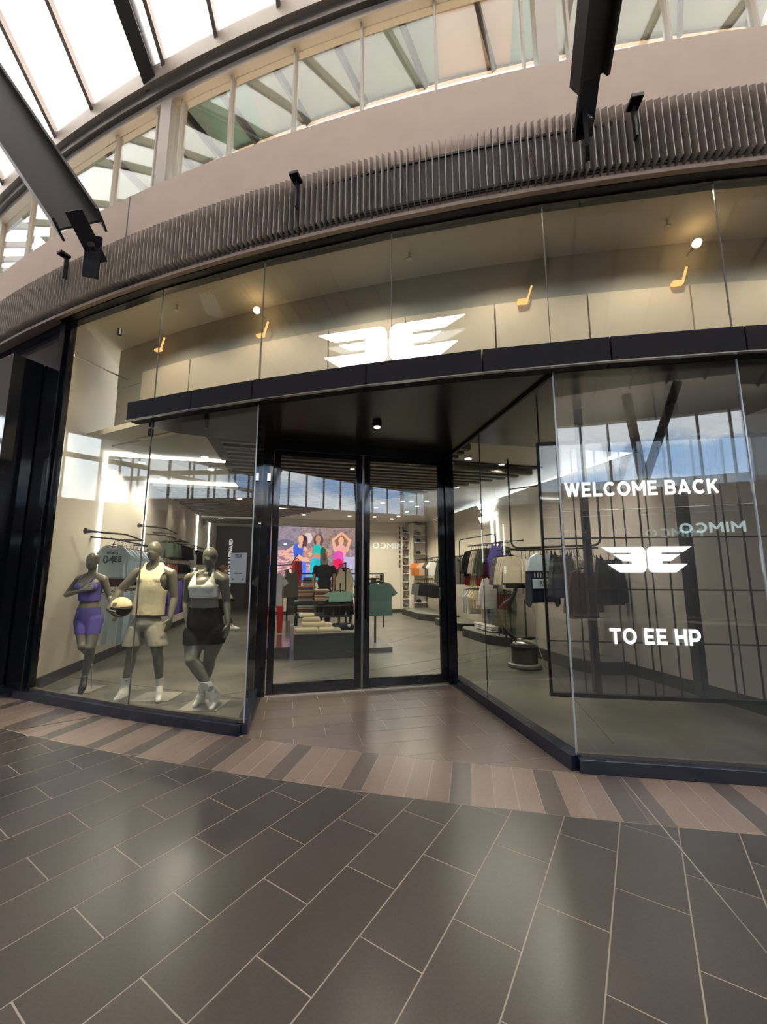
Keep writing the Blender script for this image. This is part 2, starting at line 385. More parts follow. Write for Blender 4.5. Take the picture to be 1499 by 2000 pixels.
# band of narrow planks
dx = math.sin(math.radians(12.3)); dy = math.cos(math.radians(12.3)); pass
npk = 0
for k in range(-42, 36):
    x0 = .3036 + .1552 * k
    P = [(x0 + dx * (-3), 0 + dy * 0)]
    def lp(x, t): return (x + dx * t, 3 + dy * t)
    P = [lp(x0, -2), lp(x0 + .1552, -2), lp(x0 + .1552, 4), lp(x0, 4)]
    n = 10; Q = P
    Q = clip_poly(Q, lambda p: BAND - off_of(p)); Q = clip_poly(Q, lambda p: off_of(p) - .07)
    if len(Q) < 3: continue
    Q = inset(Q, .0024)
    if len(Q) < 3 or area(Q) < .004: continue
    m_ = M_plankd if (k in (1, 5, 8, 9, 13, -4, -8, -12, -13, -17, -20, -24, -27, -28, -33)) else M_plank
    build('plank', tileprism(Q, random.uniform(-.0005, .0005)), m_, fl, label='dark brown plank' if m_ is M_plankd else None); npk += 1
# entrance tiles, in the shop's axes
LP2, RP2 = arc(0, PH[2]), arc(0, PH[4]); DL = S(-1.62, 0); DR = S(1.02, 0)
def side(p, a, b): return (b[0] - a[0]) * (p[1] - a[1]) - (b[1] - a[1]) * (p[0] - a[0])
for j in range(0, 11):
    for i in range(-5, 5):
        a0 = .01 + .6 * i + (.3 if j % 2 == 0 else 0); b1 = -.01 - .286 * j; b0 = b1 - .286
        P = [tuple(S(a, b)[:2]) for a, b in ((a0, b0), (a0 + .6, b0), (a0 + .6, b1), (a0, b1))]
        P = clip_poly(P, lambda p: .07 - off_of(p)); 
        if len(P) < 3: continue
        P = clip_poly(P, lambda p: -side(p, LP2, DL)); 
        if len(P) < 3: continue
        P = clip_poly(P, lambda p: side(p, RP2, DR))
        if len(P) < 3: continue
        P = inset(P, .0022)
        if len(P) >= 3 and area(P) > .002: build('entrance_tile', tileprism(P, random.uniform(-.0004, .0004)), M_etile, fl)
# the bright metal strip set in the floor (expansion joint)
p, q = at_z(1215, 1520), at_z(1499, 1862); d = (q - p).normalized()
build('expansion_strip', MB().beam(p - d * .0 + Vector((0, 0, .0005)), q + d * .8 + Vector((0, 0, .0005)), .007, .004), M_steel, fl, label='thin bright metal joint strip')

# ================================================================== SHOP FLOOR / SHELL
pts = [arc(-.07, d) for d in (-24.4, PH[1], PH[2])] + [S(-1.55, .06), S(1.0, .06)] + [arc(-.07, d) for d in (PH[4], PH[5], PH[6], -1)] + [S(7, 14), S(-7, 14)]
sf = build('floor', MB().prism([tuple(p[:2]) for p in pts], -.0008, 0.001), M_conc, kind='structure', label='polished concrete floor inside the shop')
for a0, b0, a1, b1 in ((1.6, -2.2, 3.8, 2.6), (-3.8, -.6, 3.8, 2.55), (-1.2, 1.4, 3.7, 6.0), (-4.4, 5.2, 3.8, 8.2), (.3, .4, 3.0, 1.9), (-4.4, 1.6, -1.6, -.2)):
    build('floor_joint', MB().beam(S(a0, b0, .0015), S(a1, b1, .0015), .008, .003), M_joint, sf)
WZ = 3.62
wl = build('wall_left', MB().hexa([S(-4.62, .84, 0), S(-4.47, .78, 0), S(-4.47, 13.4, 0), S(-4.62, 13.4, 0)], [S(-4.62, .84, 5.35), S(-4.47, .78, 5.35), S(-4.47, 13.4, 5.35), S(-4.62, 13.4, 5.35)]), M_wall, kind='structure', label='cream left wall of the shop')
build('baseboard_left', MB().sbox(-4.47, -4.445, .75, 13.2, 0, .15), M_skirt, kind='structure', label='dark skirting along the left wall')
def rw(b): return 3.82 + .03 * b
build('wall_right', MB().hexa([S(rw(-3.2), -3.25, 0), S(rw(-3.2) + .12, -3.25, 0), S(rw(10.4) + .12, 10.4, 0), S(rw(10.4), 10.4, 0)], [S(rw(-3.2), -3.25, 3.29), S(rw(-3.2) + .12, -3.25, 3.29), S(rw(10.4) + .12, 10.4, WZ), S(rw(10.4), 10.4, WZ)]), M_wall, kind='structure', label='cream right wall of the shop')
build('baseboard_right', MB().hexa([S(rw(-3.2) - .02, -3.2, 0), S(rw(-3.2), -3.2, 0), S(rw(10.3), 10.3, 0), S(rw(10.3) - .02, 10.3, 0)], [S(rw(-3.2) - .02, -3.2, .16), S(rw(-3.2), -3.2, .16), S(rw(10.3), 10.3, .16), S(rw(10.3) - .02, 10.3, .16)]), M_skirt, kind='structure', label='dark skirting along the right wall')
build('wall_back', MB().sbox(-2.35, 4.6, 10.3, 10.45, 0, WZ), M_wall, kind='structure', label='cream back wall behind the screen')
build('baseboard_back', MB().sbox(-2.35, 4.2, 10.28, 10.3, 0, .12), M_skirt, kind='structure', label='dark skirting on the back wall')
wp = build('wall_rear_passage', MB().sbox(-4.5, -2.2, 13.3, 13.45, 0, WZ), mat('charcoal_wall', (.06, .055, .05), .6), kind='structure', label='charcoal wall at the end of the passage')
build('wall_passage_side', MB().sbox(-2.35, -2.22, 10.45, 13.3, 0, WZ), M_wall, kind='structure', label='side wall of the rear passage')
build('door_2', MB().sbox(-3.2, -2.5, 13.27, 13.3, 0, 2.3), mat('maroon_doorway', (.035, .012, .010), .5), kind='structure', label='dark maroon doorway at the back')
# ceiling of the shop, slat field to the left of the long light line
ce = build('ceiling', MB().prism([tuple(S(a, b)[:2]) for a, b in ((-4.6, 1.6), (-2.8, .14), (1, -.9), (4.3, -1.7), (4.3, 13.4), (-4.6, 13.4))], WZ, WZ + .08), M_ceil, kind='structure', label='cream plaster shop ceiling')
def dl(b): return -1.9 + (9.38 - b) * (3.21 + 1.9) / (9.38 - 1.87)
build('slat_backing', MB().prism([tuple(S(a, b)[:2]) for a, b in ((-2.6, .05), (1.5, .3), (1.5, 1.3), (dl(1.3) - .05, 1.3), (dl(9.3), 9.3), (-2.45, 9.35))], WZ - .03, WZ - .004), M_slatb, ce)
b = .25; 
while b < 9.3:
    a1 = min(dl(b) - .08, 1.5 if b < 1.3 else 4)
    if a1 > -2.4: build('slat', MB().sbox(-2.5 if b > 2.1 else -2.35, a1, b, b + .10, WZ - .13, WZ - .03), M_slat, ce)
    b += .24
# left ceiling slats between the portals
for b0, b1 in ((4.45, 9.3), (9.6, 11.4)):
    b = b0
    while b < b1: build('slat', MB().sbox(-4.4, -2.55, b, b + .10, WZ - .11, WZ - .005), M_slat, ce); b += .26
# rear-most slab between canopy and bulkhead is made by the bulkhead box below
# ================================================================== UPPER VOID BEHIND THE HIGH GLASS
vw = build('wall_upper_void', MB().arcbox(-1.2, -1.05, -24.9, -1, 4.6, 5.35, 24), M_gwall, kind='structure', label='grey wall high behind the upper glass')
bk = build('wall_bulkhead', MB().arcbox(-2.7, -1.06, -24.9, -1, 3.60, 4.75, 24), M_gwall, kind='structure', label='bulkhead box above the shop floor')
ds = [-23.3, -21.0, -18.2, -15.9, -13.6, -11.2, -8.9, -6.5, -4.2, -1.9]
for a, b_ in zip(ds[:-1], ds[1:]): build('bulkhead_panel', MB().abox(-1.06, -.98, a + .02, b_ - .02, 3.60, 4.72), M_panel, bk)
build('ceiling_slab', MB().arcbox(-16, .0, -27, 4, 5.40, 5.5, 16), M_beige, kind='structure', label='flat roof slab over the shop')  # unseen, added to stop sun leaking into the shop
build('ceiling_upper_void', MB().arcbox(-3.3, -.02, -27, -1, 5.30, 5.38, 24), M_ceil, kind='structure', label='pale ceiling above the upper glass')
build('wall_void_end', MB().abox(-2.7, -.1, -1.05, -.9, 0, 5.35), M_gwall, kind='structure', label='end wall to the right of the display void')
# sprinkler heads on the void ceiling
for px, py in ((345, 608), (800, 508), (1305, 445)):
    p = at_z(px, py, 5.2); e = empty('sprinkler_head', (p.x, p.y, 5.2), 'small sprinkler head on the high ceiling, %s' % {345: 'leftmost of three', 800: 'middle of three', 1305: 'rightmost of three'}[px], 'sprinkler', 'sprinklers on the high ceiling')
    build('stem', MB().tube([(p.x, p.y, 5.30), (p.x, p.y, 5.22)], .012, 8), M_chrome, e); build('deflector', MB().lathe([(.03, 0), (.035, .01)], (p.x, p.y, 5.21), 12), M_chrome, e)
# glowing stand-ins on the void wall for mall lamps reflected in the glass
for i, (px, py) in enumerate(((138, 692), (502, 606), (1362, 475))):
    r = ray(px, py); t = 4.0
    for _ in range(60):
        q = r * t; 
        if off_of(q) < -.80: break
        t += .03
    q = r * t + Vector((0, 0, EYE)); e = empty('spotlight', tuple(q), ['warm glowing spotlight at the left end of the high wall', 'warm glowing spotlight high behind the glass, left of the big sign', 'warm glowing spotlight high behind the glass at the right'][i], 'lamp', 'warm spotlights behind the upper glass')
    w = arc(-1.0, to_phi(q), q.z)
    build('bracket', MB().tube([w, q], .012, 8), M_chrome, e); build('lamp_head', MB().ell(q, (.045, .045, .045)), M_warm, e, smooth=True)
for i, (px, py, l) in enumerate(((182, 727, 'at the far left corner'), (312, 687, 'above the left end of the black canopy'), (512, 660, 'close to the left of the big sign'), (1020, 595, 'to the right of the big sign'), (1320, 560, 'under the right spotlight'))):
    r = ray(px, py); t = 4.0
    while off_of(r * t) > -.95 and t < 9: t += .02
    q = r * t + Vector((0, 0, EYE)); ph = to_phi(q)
    e = empty('wall_light', tuple(q), 'small wedge shaped amber wall light %s' % l, 'lamp', 'amber wall lights behind the upper glass')  # added glow for a light slot reflected in the glass
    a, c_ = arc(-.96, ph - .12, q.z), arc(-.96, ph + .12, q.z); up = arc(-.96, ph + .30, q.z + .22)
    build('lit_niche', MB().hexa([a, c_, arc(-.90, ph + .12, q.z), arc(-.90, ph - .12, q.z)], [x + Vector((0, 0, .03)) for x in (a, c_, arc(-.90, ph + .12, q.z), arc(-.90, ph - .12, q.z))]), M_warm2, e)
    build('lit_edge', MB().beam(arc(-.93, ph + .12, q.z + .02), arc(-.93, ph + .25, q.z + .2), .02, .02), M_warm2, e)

# ================================================================== CANOPY (black soffit box)
cp = empty('trim_1', tuple(arc(.06, -13.5, 3.29)), kind='structure', label='long black canopy beam over the entrance')
ends = [-20.35, PH[1], -17.6, PH[2], PH[3], -12.2, PH[4], -9.0, PH[5], PH[6], PH[7]]
seg = [-20.35, -18.3, -16.64, -14.0, -11.7, -9.45, -7.28, -4.9, -2.6, -1.0]
for a, b_ in zip(seg[:-1], seg[1:]): build('fascia_panel', MB().abox(-.02, .13, a + .012, b_ - .012, 3.29, 3.51), M_fascia, cp, bevel=.004)
build('fascia_lip', MB().facets(.10, .135, seg, 3.283, 3.292), M_chrome, cp)
pl_ = [arc(-.02, d) for d in seg] + [S(4.6, -.75), S(1.06, -.55), S(1.06, .12), S(-1.66, .12), S(-2.75, -.05)]
build('soffit', MB().prism([tuple(p[:2]) for p in pl_], 3.30, 3.50), M_soff, cp)
build('soffit_track', MB().beam(arc(-.04, PH[4], 3.285) , S(1.04, .02, 3.285), .03, .03), M_blackm, cp)
d_ = at_z(737, 828, 3.29); e = empty('canopy_downlight', tuple(d_), 'single round black downlight in the canopy soffit above the doors', 'lamp')
build('housing', MB().lathe([(.055, 0), (.055, .05)], (d_.x, d_.y, 3.25), 20), M_blackm, e); build('lamp_disc', MB().lathe([(.036, 0), (.036, .004)], (d_.x, d_.y, 3.244), 16), M_lamp, e)
def spot(loc, power, size=2.2, col=(1, .88, .72), par=None, blend=.6, tgt=None):
    l = bpy.data.lights.new('lamp_light', 'SPOT'); l.energy = power; l.spot_size = size; l.spot_blend = blend; l.color = col; l.shadow_soft_size = .06
    o = bpy.data.objects.new('lamp_light', l); COL.objects.link(o)
    if par is not None: o.parent = par; o.location = Vector(loc) - wloc(par)
    else: o.location = loc
    if tgt is not None: o.rotation_euler = (Vector(tgt) - Vector(loc)).to_track_quat('-Z', 'Y').to_euler()
    return o
spot(d_ + Vector((0, 0, -.06)), 40, par=e)

# ================================================================== SHOPFRONT GLASS
def pane(par, o, d0, d1, z0, z1, m=M_glass): 
    g = build('pane', MB().abox(o - .006, o + .006, d0 + .025, d1 - .025, z0, z1), m, par); return g
w1 = empty('window_1', tuple(arc(0, -20, 0)), kind='structure', label='left display window with mannequins')
pane(w1, 0, PH[0] + .1, PH[1], .10, 5.0); pane(w1, 0, PH[1], PH[2], .10, 3.29)
build('kerb', MB().abox(-.06, .08, PH[0] - .3, PH[1], 0, .10), M_navy, w1, bevel=.004); build('kerb', MB().abox(-.06, .08, PH[1], PH[2], 0, .10), M_navy, w1, bevel=.004)
build('sill_trim', MB().facets(-.035, .02, [PH[0] + .1, PH[1], PH[2]], .10, .125), mat('sill_bronze', (.16, .14, .12), .35, metal=.6), w1)
build('corner_mullion', MB().abox(-.08, .07, PH[0] - .12, PH[0] + .12, .0, 5.12), M_black, w1, bevel=.006); build('corner_mullion', MB().abox(-.04, .03, PH[0] + .2, PH[0] + .28, .1, 5.0), M_black, w1)
for d in (PH[1],): build('glass_edge', MB().abox(-.007, .008, d - .008, d + .008, .1, 5.0), M_edge2, w1)
# return glass beside the door, left
def vpane(par, p, q, z0, z1, m=M_glass, t=.012, name='pane'):
    p = Vector((p[0], p[1], 0)); q = Vector((q[0], q[1], 0)); return build(name, MB().beam(p + Vector((0, 0, (z0 + z1) / 2)), q + Vector((0, 0, (z0 + z1) / 2)), t, z1 - z0), m, par)
vpane(w1, arc(0, PH[2]), S(-1.66, -.05), .1, 3.29)
build('corner_edge', MB().tube([arc(.002, PH[2], .1), arc(.002, PH[2], 3.29)], .007, 8), M_edge, w1)
vpane(w1, arc(.03, PH[2]), S(-1.66, -.05), 0, .10, M_navy, .10, 'kerb')
w2 = empty('window_2', tuple(arc(0, -6, 0)), kind='structure', label='right display window with the glowing screen behind it')
for a, b_ in zip(PH[4:7], PH[5:8]): pane(w2, 0, a, b_, .10, 3.29); build('kerb', MB().abox(-.06, .08, a, b_, 0, .10), M_navy, w2, bevel=.004)
build('sill_trim', MB().facets(-.035, .02, PH[4:8], .10, .125), MATS['sill_bronze'], w2)
build('glass_edge', MB().abox(-.007, .008, PH[5] - .011, PH[5] + .011, .1, 3.29), M_edge, w2)
mid = arc(0, PH[4]).lerp(S(1.04, -.05), .62)
vpane(w2, arc(0, PH[4]), mid, .1, 3.29); vpane(w2, mid, S(1.04, -.05), .1, 3.29)
build('corner_edge', MB().tube([arc(.002, PH[4], .1), arc(.002, PH[4], 3.29)], .008, 8), M_edge, w2)
build('glass_edge', MB().tube([mid + Vector((0, 0, .1)), mid + Vector((0, 0, 3.29))], .006, 6), M_blackm, w2)
vpane(w2, arc(.03, PH[4]), S(1.04, -.05), 0, .11, M_navy, .12, 'kerb')
w3 = empty('window_3', tuple(arc(0, -13, 3.5)), kind='structure', label='row of tall frameless panes above the canopy')
for a, b_ in zip(PH[1:7], PH[2:8]):
    pane(w3, 0, a, b_, 3.5, 5.0)
for d in PH[2:7]: build('glass_edge', MB().abox(-.007, .008, d - .007, d + .007, 3.51, 4.98), M_edge2, w3)
build('head_channel', MB().facets(-.06, .03, PH, 4.975, 5.0), M_black, w3); build('head_channel', MB().facets(.03, .12, PH, 4.99, 5.02), M_blackm, w3)

# ================================================================== DOORS
dr = empty('door_1', tuple(S(-.3, 0)), kind='structure', label='tall black framed glass double doors')
fr = build('door_frame', MB().sbox(-1.66, -1.53, -.07, .07, 0, 3.3).sbox(.92, 1.05, -.07, .07, 0, 3.3).sbox(-1.53, .92, -.05, .07, 3.17, 3.3), M_black, dr, bevel=.005)
for k, (a0, a1) in enumerate(((-1.52, -.315), (-.285, .91))):
    st = .085; z0 = .02; z1 = 3.17
    lf = build('door_leaf', MB().sbox(a0, a0 + st, -.03, .03, z0, z1).sbox(a1 - st, a1, -.03, .03, z0, z1).sbox(a0 + st, a1 - st, -.03, .03, z0, .13).sbox(a0 + st, a1 - st, -.03, .03, z1 - .07, z1), M_black, dr, bevel=.004)
    build('pane', MB().sbox(a0 + st, a1 - st, -.005, .005, .13, z1 - .07), M_glass, lf)
    h = (a1 - .04) if k == 0 else (a0 + .04)
    build('pull_handle', MB().tube([S(h, -.09, .9), S(h, -.09, 1.95)], .014, 10).tube([S(h, -.09, 1.0), S(h, -.02, 1.0)], .009, 8).tube([S(h, -.09, 1.85), S(h, -.02, 1.85)], .009, 8), M_blackm, lf)
build('threshold', MB().sbox(-1.53, .92, -.06, .06, 0, .014), M_steel, dr)
build('meeting_strip', MB().sbox(-.313, -.287, -.02, .0, .02, 3.17), mat('brush_strip', (.25, .24, .22), .4, metal=.5), dr)
build('door_closer', MB().sbox(-1.60, -1.56, -.11, -.07, 2.72, 2.82), M_chrome, dr)

# ================================================================== LEFT BLACK PILASTER
pw_ = build('wall_left_cladding', MB().facets(-.05, .04, [-52, -46, -40, -36, -32, -28, PH[0] - .06], 0, 5.1), M_black, kind='structure', label='glossy black wall cladding at the far left')
pc = empty('column_casing', tuple(arc(.2, -25.4)), 'tall glossy black box column at the far left of the shopfront', 'column')
build('casing', MB().hexa([arc(.04, -26.4), arc(.38, -26.4), arc(.38, -24.6), arc(.04, -24.6)], [arc(.04, -26.4, 4.46), arc(.38, -26.4, 4.46), arc(.38, -24.6, 4.46), arc(.04, -24.6, 4.46)]), M_black, pc, bevel=.004)
build('plinth', MB().abox(.04, .40, -26.45, -24.55, 0, .12), M_navy, pc)
build('kerb', MB().facets(.04, .10, [-52, -44, -38, -34, -30, -26.3], 0, .12), M_navy, pw_); build('kerb', MB().abox(.04, .10, -24.55, PH[0] - .3, 0, .1), M_navy, pw_)

# ================================================================== UPPER FACADE
wf = build('wall_front', MB().arcbox(-.10, .15, -52, 4, 5.02, 6.38, 56), M_beige, kind='structure', label='curved beige band above the glass')
build('soffit_lip', MB().arcbox(.12, .17, -52, 4, 4.99, 5.03, 42), M_beige, wf)
d = -18.9
build('panel_joint', MB().abox(.148, .153, -20.98, -20.94, 5.75, 6.38), M_dsteel, wf)
build('fin_backing', MB().arcbox(.15, .17, -52, 4, 5.08, 5.56, 42), M_finback, wf)
build('fin_rail', MB().arcbox(.17, .185, -52, 4, 5.54, 5.565, 42).arcbox(.17, .185, -52, 4, 5.09, 5.115, 42), M_dsteel, wf)
nf = 0; deg = -33.0; STEP = math.degrees(.062 / (R + .2))
fin_me = None
while deg < -.8 and nf < 300:
    a = math.radians(deg); base = arc(.15, deg, 5.03)
    if fin_me is None:
        t = .0035; prof = [(0, 0), (.06, .0), (.12, .0), (.12, .60), (.0, .72)]   # outward distance, height
        m_ = MB().add([(-t, -o, h) for o, h in prof] + [(t, -o, h) for o, h in prof], [(0, 1, 2, 3, 4), (9, 8, 7, 6, 5), (0, 5, 6, 1), (1, 6, 7, 2), (2, 7, 8, 3), (3, 8, 9, 4), (4, 9, 5, 0)])
        fin_me = fixn(m_.mesh('fin'))
    o = link('fin', fin_me, M_fin, wf, base); o.rotation_euler = (0, 0, a); deg += STEP; nf += 1
# four small hook shaped brackets among the fins
for i, (px, py) in enumerate(((125, 500), (578, 350), (1240, 205))):
    r = ray(px, py); t = 3.
    while off_of(r * t) > .34 and t < 9: t += .01
    q = r * t + Vector((0, 0, EYE)); ph = to_phi(q)
    e = empty('fin_bracket', tuple(q), ['black hook shaped bracket over the fins at the far left', 'black hook shaped bracket over the fins in the middle', 'black hook shaped bracket over the fins right of the strut'][i], 'bracket', 'black brackets over the fins')
    build('arm', MB().abox(.28, .40, ph - .10, ph + .10, q.z + .0, q.z + .03), M_blackm, e); build('gusset', MB().abox(.28, .33, ph - .02, ph + .02, q.z - .30, q.z), M_blackm, e)

# clerestory
w4 = empty('window_4', tuple(arc(.1, -14, 6.38)), kind='structure', label='high strip window between beige band and roof')
def px_phi(px, py, z, o=.1):
    p = at_z(px, py, z); return to_phi(p)
sill_pts = [(-60, 540), (20, 500), (75, 470), (193, 400), (275, 358), (326, 338), (432, 302), (563, 257), (702, 220), (852, 182), (1028, 140), (1118, 122), (1315, 92), (1490, 62), (1680, 30)]
phs = [px_phi(x, y, 6.38) for x, y in sill_pts]
for i, (a, b_) in enumerate(zip(phs[:-1], phs[1:])):
    build('pane', MB().abox(.045, .055, a, b_, 6.42, 7.62), M_cglass, w4)
for i, a in enumerate(phs): build('mullion', MB().abox(.0, .09, a - .024, a + .024, 6.38, 7.66), M_taupe, w4)
for xa, ya, xb, yb in ((288, 352, 311, 344), (1052, 136, 1092, 130)):
    build('post', MB().abox(-.04, .14, px_phi(xa, ya, 6.38, .14), px_phi(xb, yb, 6.38, .14), 6.38, 7.72), M_taupe, w4)
build('window_sill', MB().arcbox(-.05, .12, -52, 4, 6.38, 6.42, 42), M_taupe, w4)
build('window_head', MB().arcbox(-.02, .14, -52, 4, 7.62, 7.72, 42), M_taupe, w4)
rb = build('trim_2', MB().arcbox(-.05, .20, -52, 4, 7.72, 7.84, 42), M_ring, kind='structure', label='dark ring beam over the high windows')
build('trim_3', MB().arcbox(-.10, .26, -52, 4, 7.84, 8.08, 42), M_taupe, kind='structure', label='pale fascia below the roof edge')

# ================================================================== ROOF
rd = Vector((0, -.883, .479)) ; rd.normalize(); SL = rd.z / -rd.y
rf = empty('ceiling_roof', (0, 0, 8.1), kind='structure', label='pitched translucent roof over the mall with steel rafters')
xs = [-22]
r_px = [(35, 375), (140, 290), (210, 240), (325, 130), (432, 85), (552, 30)]
rx = sorted(to_phi(at_z(x, y, 8.07)) for x, y in r_px)
gap = 2.35
lst = rx[:]
while lst[0] > -56: lst.insert(0, lst[0] - gap)
while lst[-1] < 14: lst.append(lst[-1] + gap)
RIDGE_Y = -2.8; M_unseen = mat('roof_lining', (.30, .26, .22), .8)  # out of view, made opaque so the upper glass reflects it dark
for i, ph in enumerate(lst):
    p = arc(.20, ph, 8.10); L = (p.y - RIDGE_Y) / -rd.y; q = p + rd * L
    pd = Vector((p.x, 2 * RIDGE_Y - p.y + 0, 8.10))
    build('rafter', MB().beam(p - rd * .15 + Vector((0, 0, -.06)), q + Vector((0, 0, -.06)), .05, .14), M_raft, rf)
    build('rafter', MB().beam(q + Vector((0, 0, -.06)), pd + Vector((0, 0, -.06)), .05, .14), M_raft, rf)
    if i + 1 < len(lst):
        p2 = arc(.20, lst[i + 1], 8.10); q2 = p2 + rd * ((p2.y - RIDGE_Y) / -rd.y); pd2 = Vector((p2.x, 2 * RIDGE_Y - p2.y, 8.10)); up = Vector((0, 0, .02))
        k1 = p + rd * 4.6; k2 = p2 + rd * 4.6
        build('roof_panel', MB().hexa([p, p2, k2, k1], [x + up for x in (p, p2, k2, k1)]), M_roof, rf)
        build('lined_panel', MB().hexa([k1, k2, q2, q], [x + up for x in (k1, k2, q2, q)]), M_unseen, rf)
        build('lined_panel', MB().hexa([q, q2, pd2, pd], [x + up for x in (q, q2, pd2, pd)]), M_unseen, rf)
# eaves beyond the high window, sloping on down outside
for i, (a, b_) in enumerate(zip(phs[:-1], phs[1:])):
    def ev(o, ph): return arc(-o, ph, 8.02 - SL * o)
    up = Vector((0, 0, .03)); c4 = [ev(.0, a), ev(.0, b_), ev(.66, b_), ev(.66, a)]
    build('eave_panel', MB().hexa(c4, [x + up for x in c4]), M_eave[[0, 2, 0, 2, 0, 3, 2, 2, 0, 1, 3, 2, 2, 2, 0][i % 15]], rf)
    m1 = a * .35 + b_ * .65; dv = -.55
    build('outer_rafter', MB().beam(ev(.0, m1 - .4) - Vector((0, 0, .06)), ev(.66, m1 + .25) - Vector((0, 0, .06)), .045, .12), M_dsteel, rf)
build('eave_gutter', MB().arcbox(-.70, -.66, -52, 4, 7.62, 7.70, 42), M_taupe, rf)
# big primary rafter meeting the column head
p = at_z(302, 165, 7.95); q = p + Vector((-.05, -.883, .479)) * 7
bm_ = empty('primary_beam', tuple(p), 'deep dark steel roof beam meeting the ring beam at the upper left', 'beam')
a_, b2 = p + Vector((0, .1, .0)), q
build('web', MB().beam(a_, b2, .03, .30), M_dsteel, bm_); build('flange', MB().beam(a_ - Vector((0, 0, .16)), b2 - Vector((0, 0, .16)), .19, .025), M_dsteel, bm_); build('flange', MB().beam(a_ + Vector((0, 0, .14)), b2 + Vector((0, 0, .14)), .19, .025), M_raft, bm_)
# raking struts pinned on the facade
def strut(label, pinpx, endpx, d0, farpx, d1, width, side_n):
    pin = ray(*pinpx); pin = pin * (d0 / pin.length) + Vector((0, 0, EYE))
    en = ray(*endpx); en = en * ((d0 - .02) / en.length) + Vector((0, 0, EYE))
    fa = ray(*farpx); fa = fa * (d1 / fa.length) + Vector((0, 0, EYE))
    e = empty('raking_strut', tuple(pin), label, 'strut', 'raking steel struts')
    d = (fa - en).normalized(); n = Vector(side_n); r = d.cross(n).normalized(); n = r.cross(d)
    w = width
    build('web', MB().beam(en, fa, .022, w, r), M_dsteel, e)
    for s_ in (-1, 1):
        build('flange', MB().beam(en + r * s_ * w / 2, fa + r * s_ * w / 2, w * .6, .024, r), M_dsteel, e)
    pd = (pin - en).normalized()
    build('pin_plate', MB().beam(en - pd * .12, pin + pd * .12, .16, .03, n), M_blackm, e)
    build('clevis', MB().beam(pin - Vector((0, 0, .32)), pin + Vector((0, 0, .16)), .14, .03, n), M_blackm, e)
    ax = n; build('pin_bolt', MB().tube([pin - ax * .07, pin + ax * .07], .035, 12), M_dsteel, e, smooth=False)
    return e
strut('dark steel strut rising to the upper left from a pin on the fins', (182, 488), (158, 440), 5.95, (-150, -20), 8.6, .42, (.37, -.93, 0))
strut('dark steel strut rising overhead from a pin on the fins at the right', (1143, 232), (1152, 158), 4.75, (1180, -60), 4.45, .22, (.2, -.6, -.75))
# ================================================================== THE MALL BEHIND THE VIEWER (seen in the glass)
OPP = 12.2
M_dark = mat('opposite_cladding', (.085, .075, .068), .5); M_dark2 = mat('opposite_panel', (.16, .14, .13), .5)
ow = build('wall_opposite', MB().arcbox(OPP, OPP + .3, -44, 16, 3.9, 4.92, 12), M_beige, kind='structure', label='beige band of the shops opposite')
build('wall_opposite_head', MB().arcbox(OPP, OPP + .3, -44, 16, 7.2, 10.5, 12), M_taupe, kind='structure', label='beam over the opposite high window')
build('wall_opposite_base', MB().arcbox(OPP + .4, OPP + .6, -44, 16, 0, 3.9, 12), M_dark, kind='structure', label='dark shopfronts opposite')
w5 = empty('window_5', tuple(arc(OPP, -14, 4.85)), kind='structure', label='high strip window opposite')
for k in range(43):
    d = -44 + k * 1.39; build('mullion', MB().abox(OPP + .05, OPP + .13, d - .05, d + .05, 4.92, 7.2), M_taupe, w5)
build('transom', MB().arcbox(OPP + .05, OPP + .13, -44, -13, 6.05, 6.25, 8), M_taupe, w5)
for i, d in enumerate((-25, -16.5, -8.5, -1)):
    e = empty('raking_strut', tuple(arc(OPP - .1, d, 4.6)), 'steel strut pair on the opposite side of the mall', 'strut', 'opposite struts')
    build('web', MB().beam(arc(OPP - .4, d, 4.7), arc(OPP - 1.1, d + 1.6, 8.0), .22, .22), M_dsteel, e)
    build('web', MB().beam(arc(OPP - .4, d, 4.7), arc(OPP - .5, d - .5, 8.0), .22, .22), M_dsteel, e)
for k in range(20):
    d = -43 + k * 3.0; build('shop_panel', MB().abox(OPP + .30, OPP + .4, d + .12, d + 1.3, 0, 3.9), M_dark2, ow)
for z in (0.9, 1.6, 2.3):
    pass
w6 = empty('window_6', (-16, 0, 4.9), kind='structure', label='high window at the far left end of the mall')  # added stand-in for the further clerestory mirrored in the left panes
for k in range(27): build('mullion', MB().box(-16.1, -16, -14 + k * 1.1, -13.94 + k * 1.1, 4.3, 6.8), M_taupe, w6)
build('transom', MB().box(-16.1, -16, -14, 16, 5.85, 6.03), M_taupe, w6)
build('pane', MB().box(-16.06, -16.05, -14, 16, 4.3, 6.8), glass('tinted_glass', .03, (.86, .88, .88)), w6)
glass('pale_glass', .03, (.98, .985, .99))
build('pane', MB().arcbox(OPP + .09, OPP + .10, -44, 16, 4.92, 7.2, 43), MATS['pale_glass'], w5)
wL = build('wall_mall_left', MB().box(-16.2, -16, -14, 16, 0, 4.3).box(-16.2, -16, -14, 16, 6.8, 19), M_dark2, kind='structure', label='far left end of the mall')  # added to keep open sky out of the reflections and the light
wR = build('wall_mall_right', MB().box(13, 13.2, -14, 8, 0, 15), M_dark2, kind='structure', label='far right end of the mall')  # added like the left one, shuts out open sky
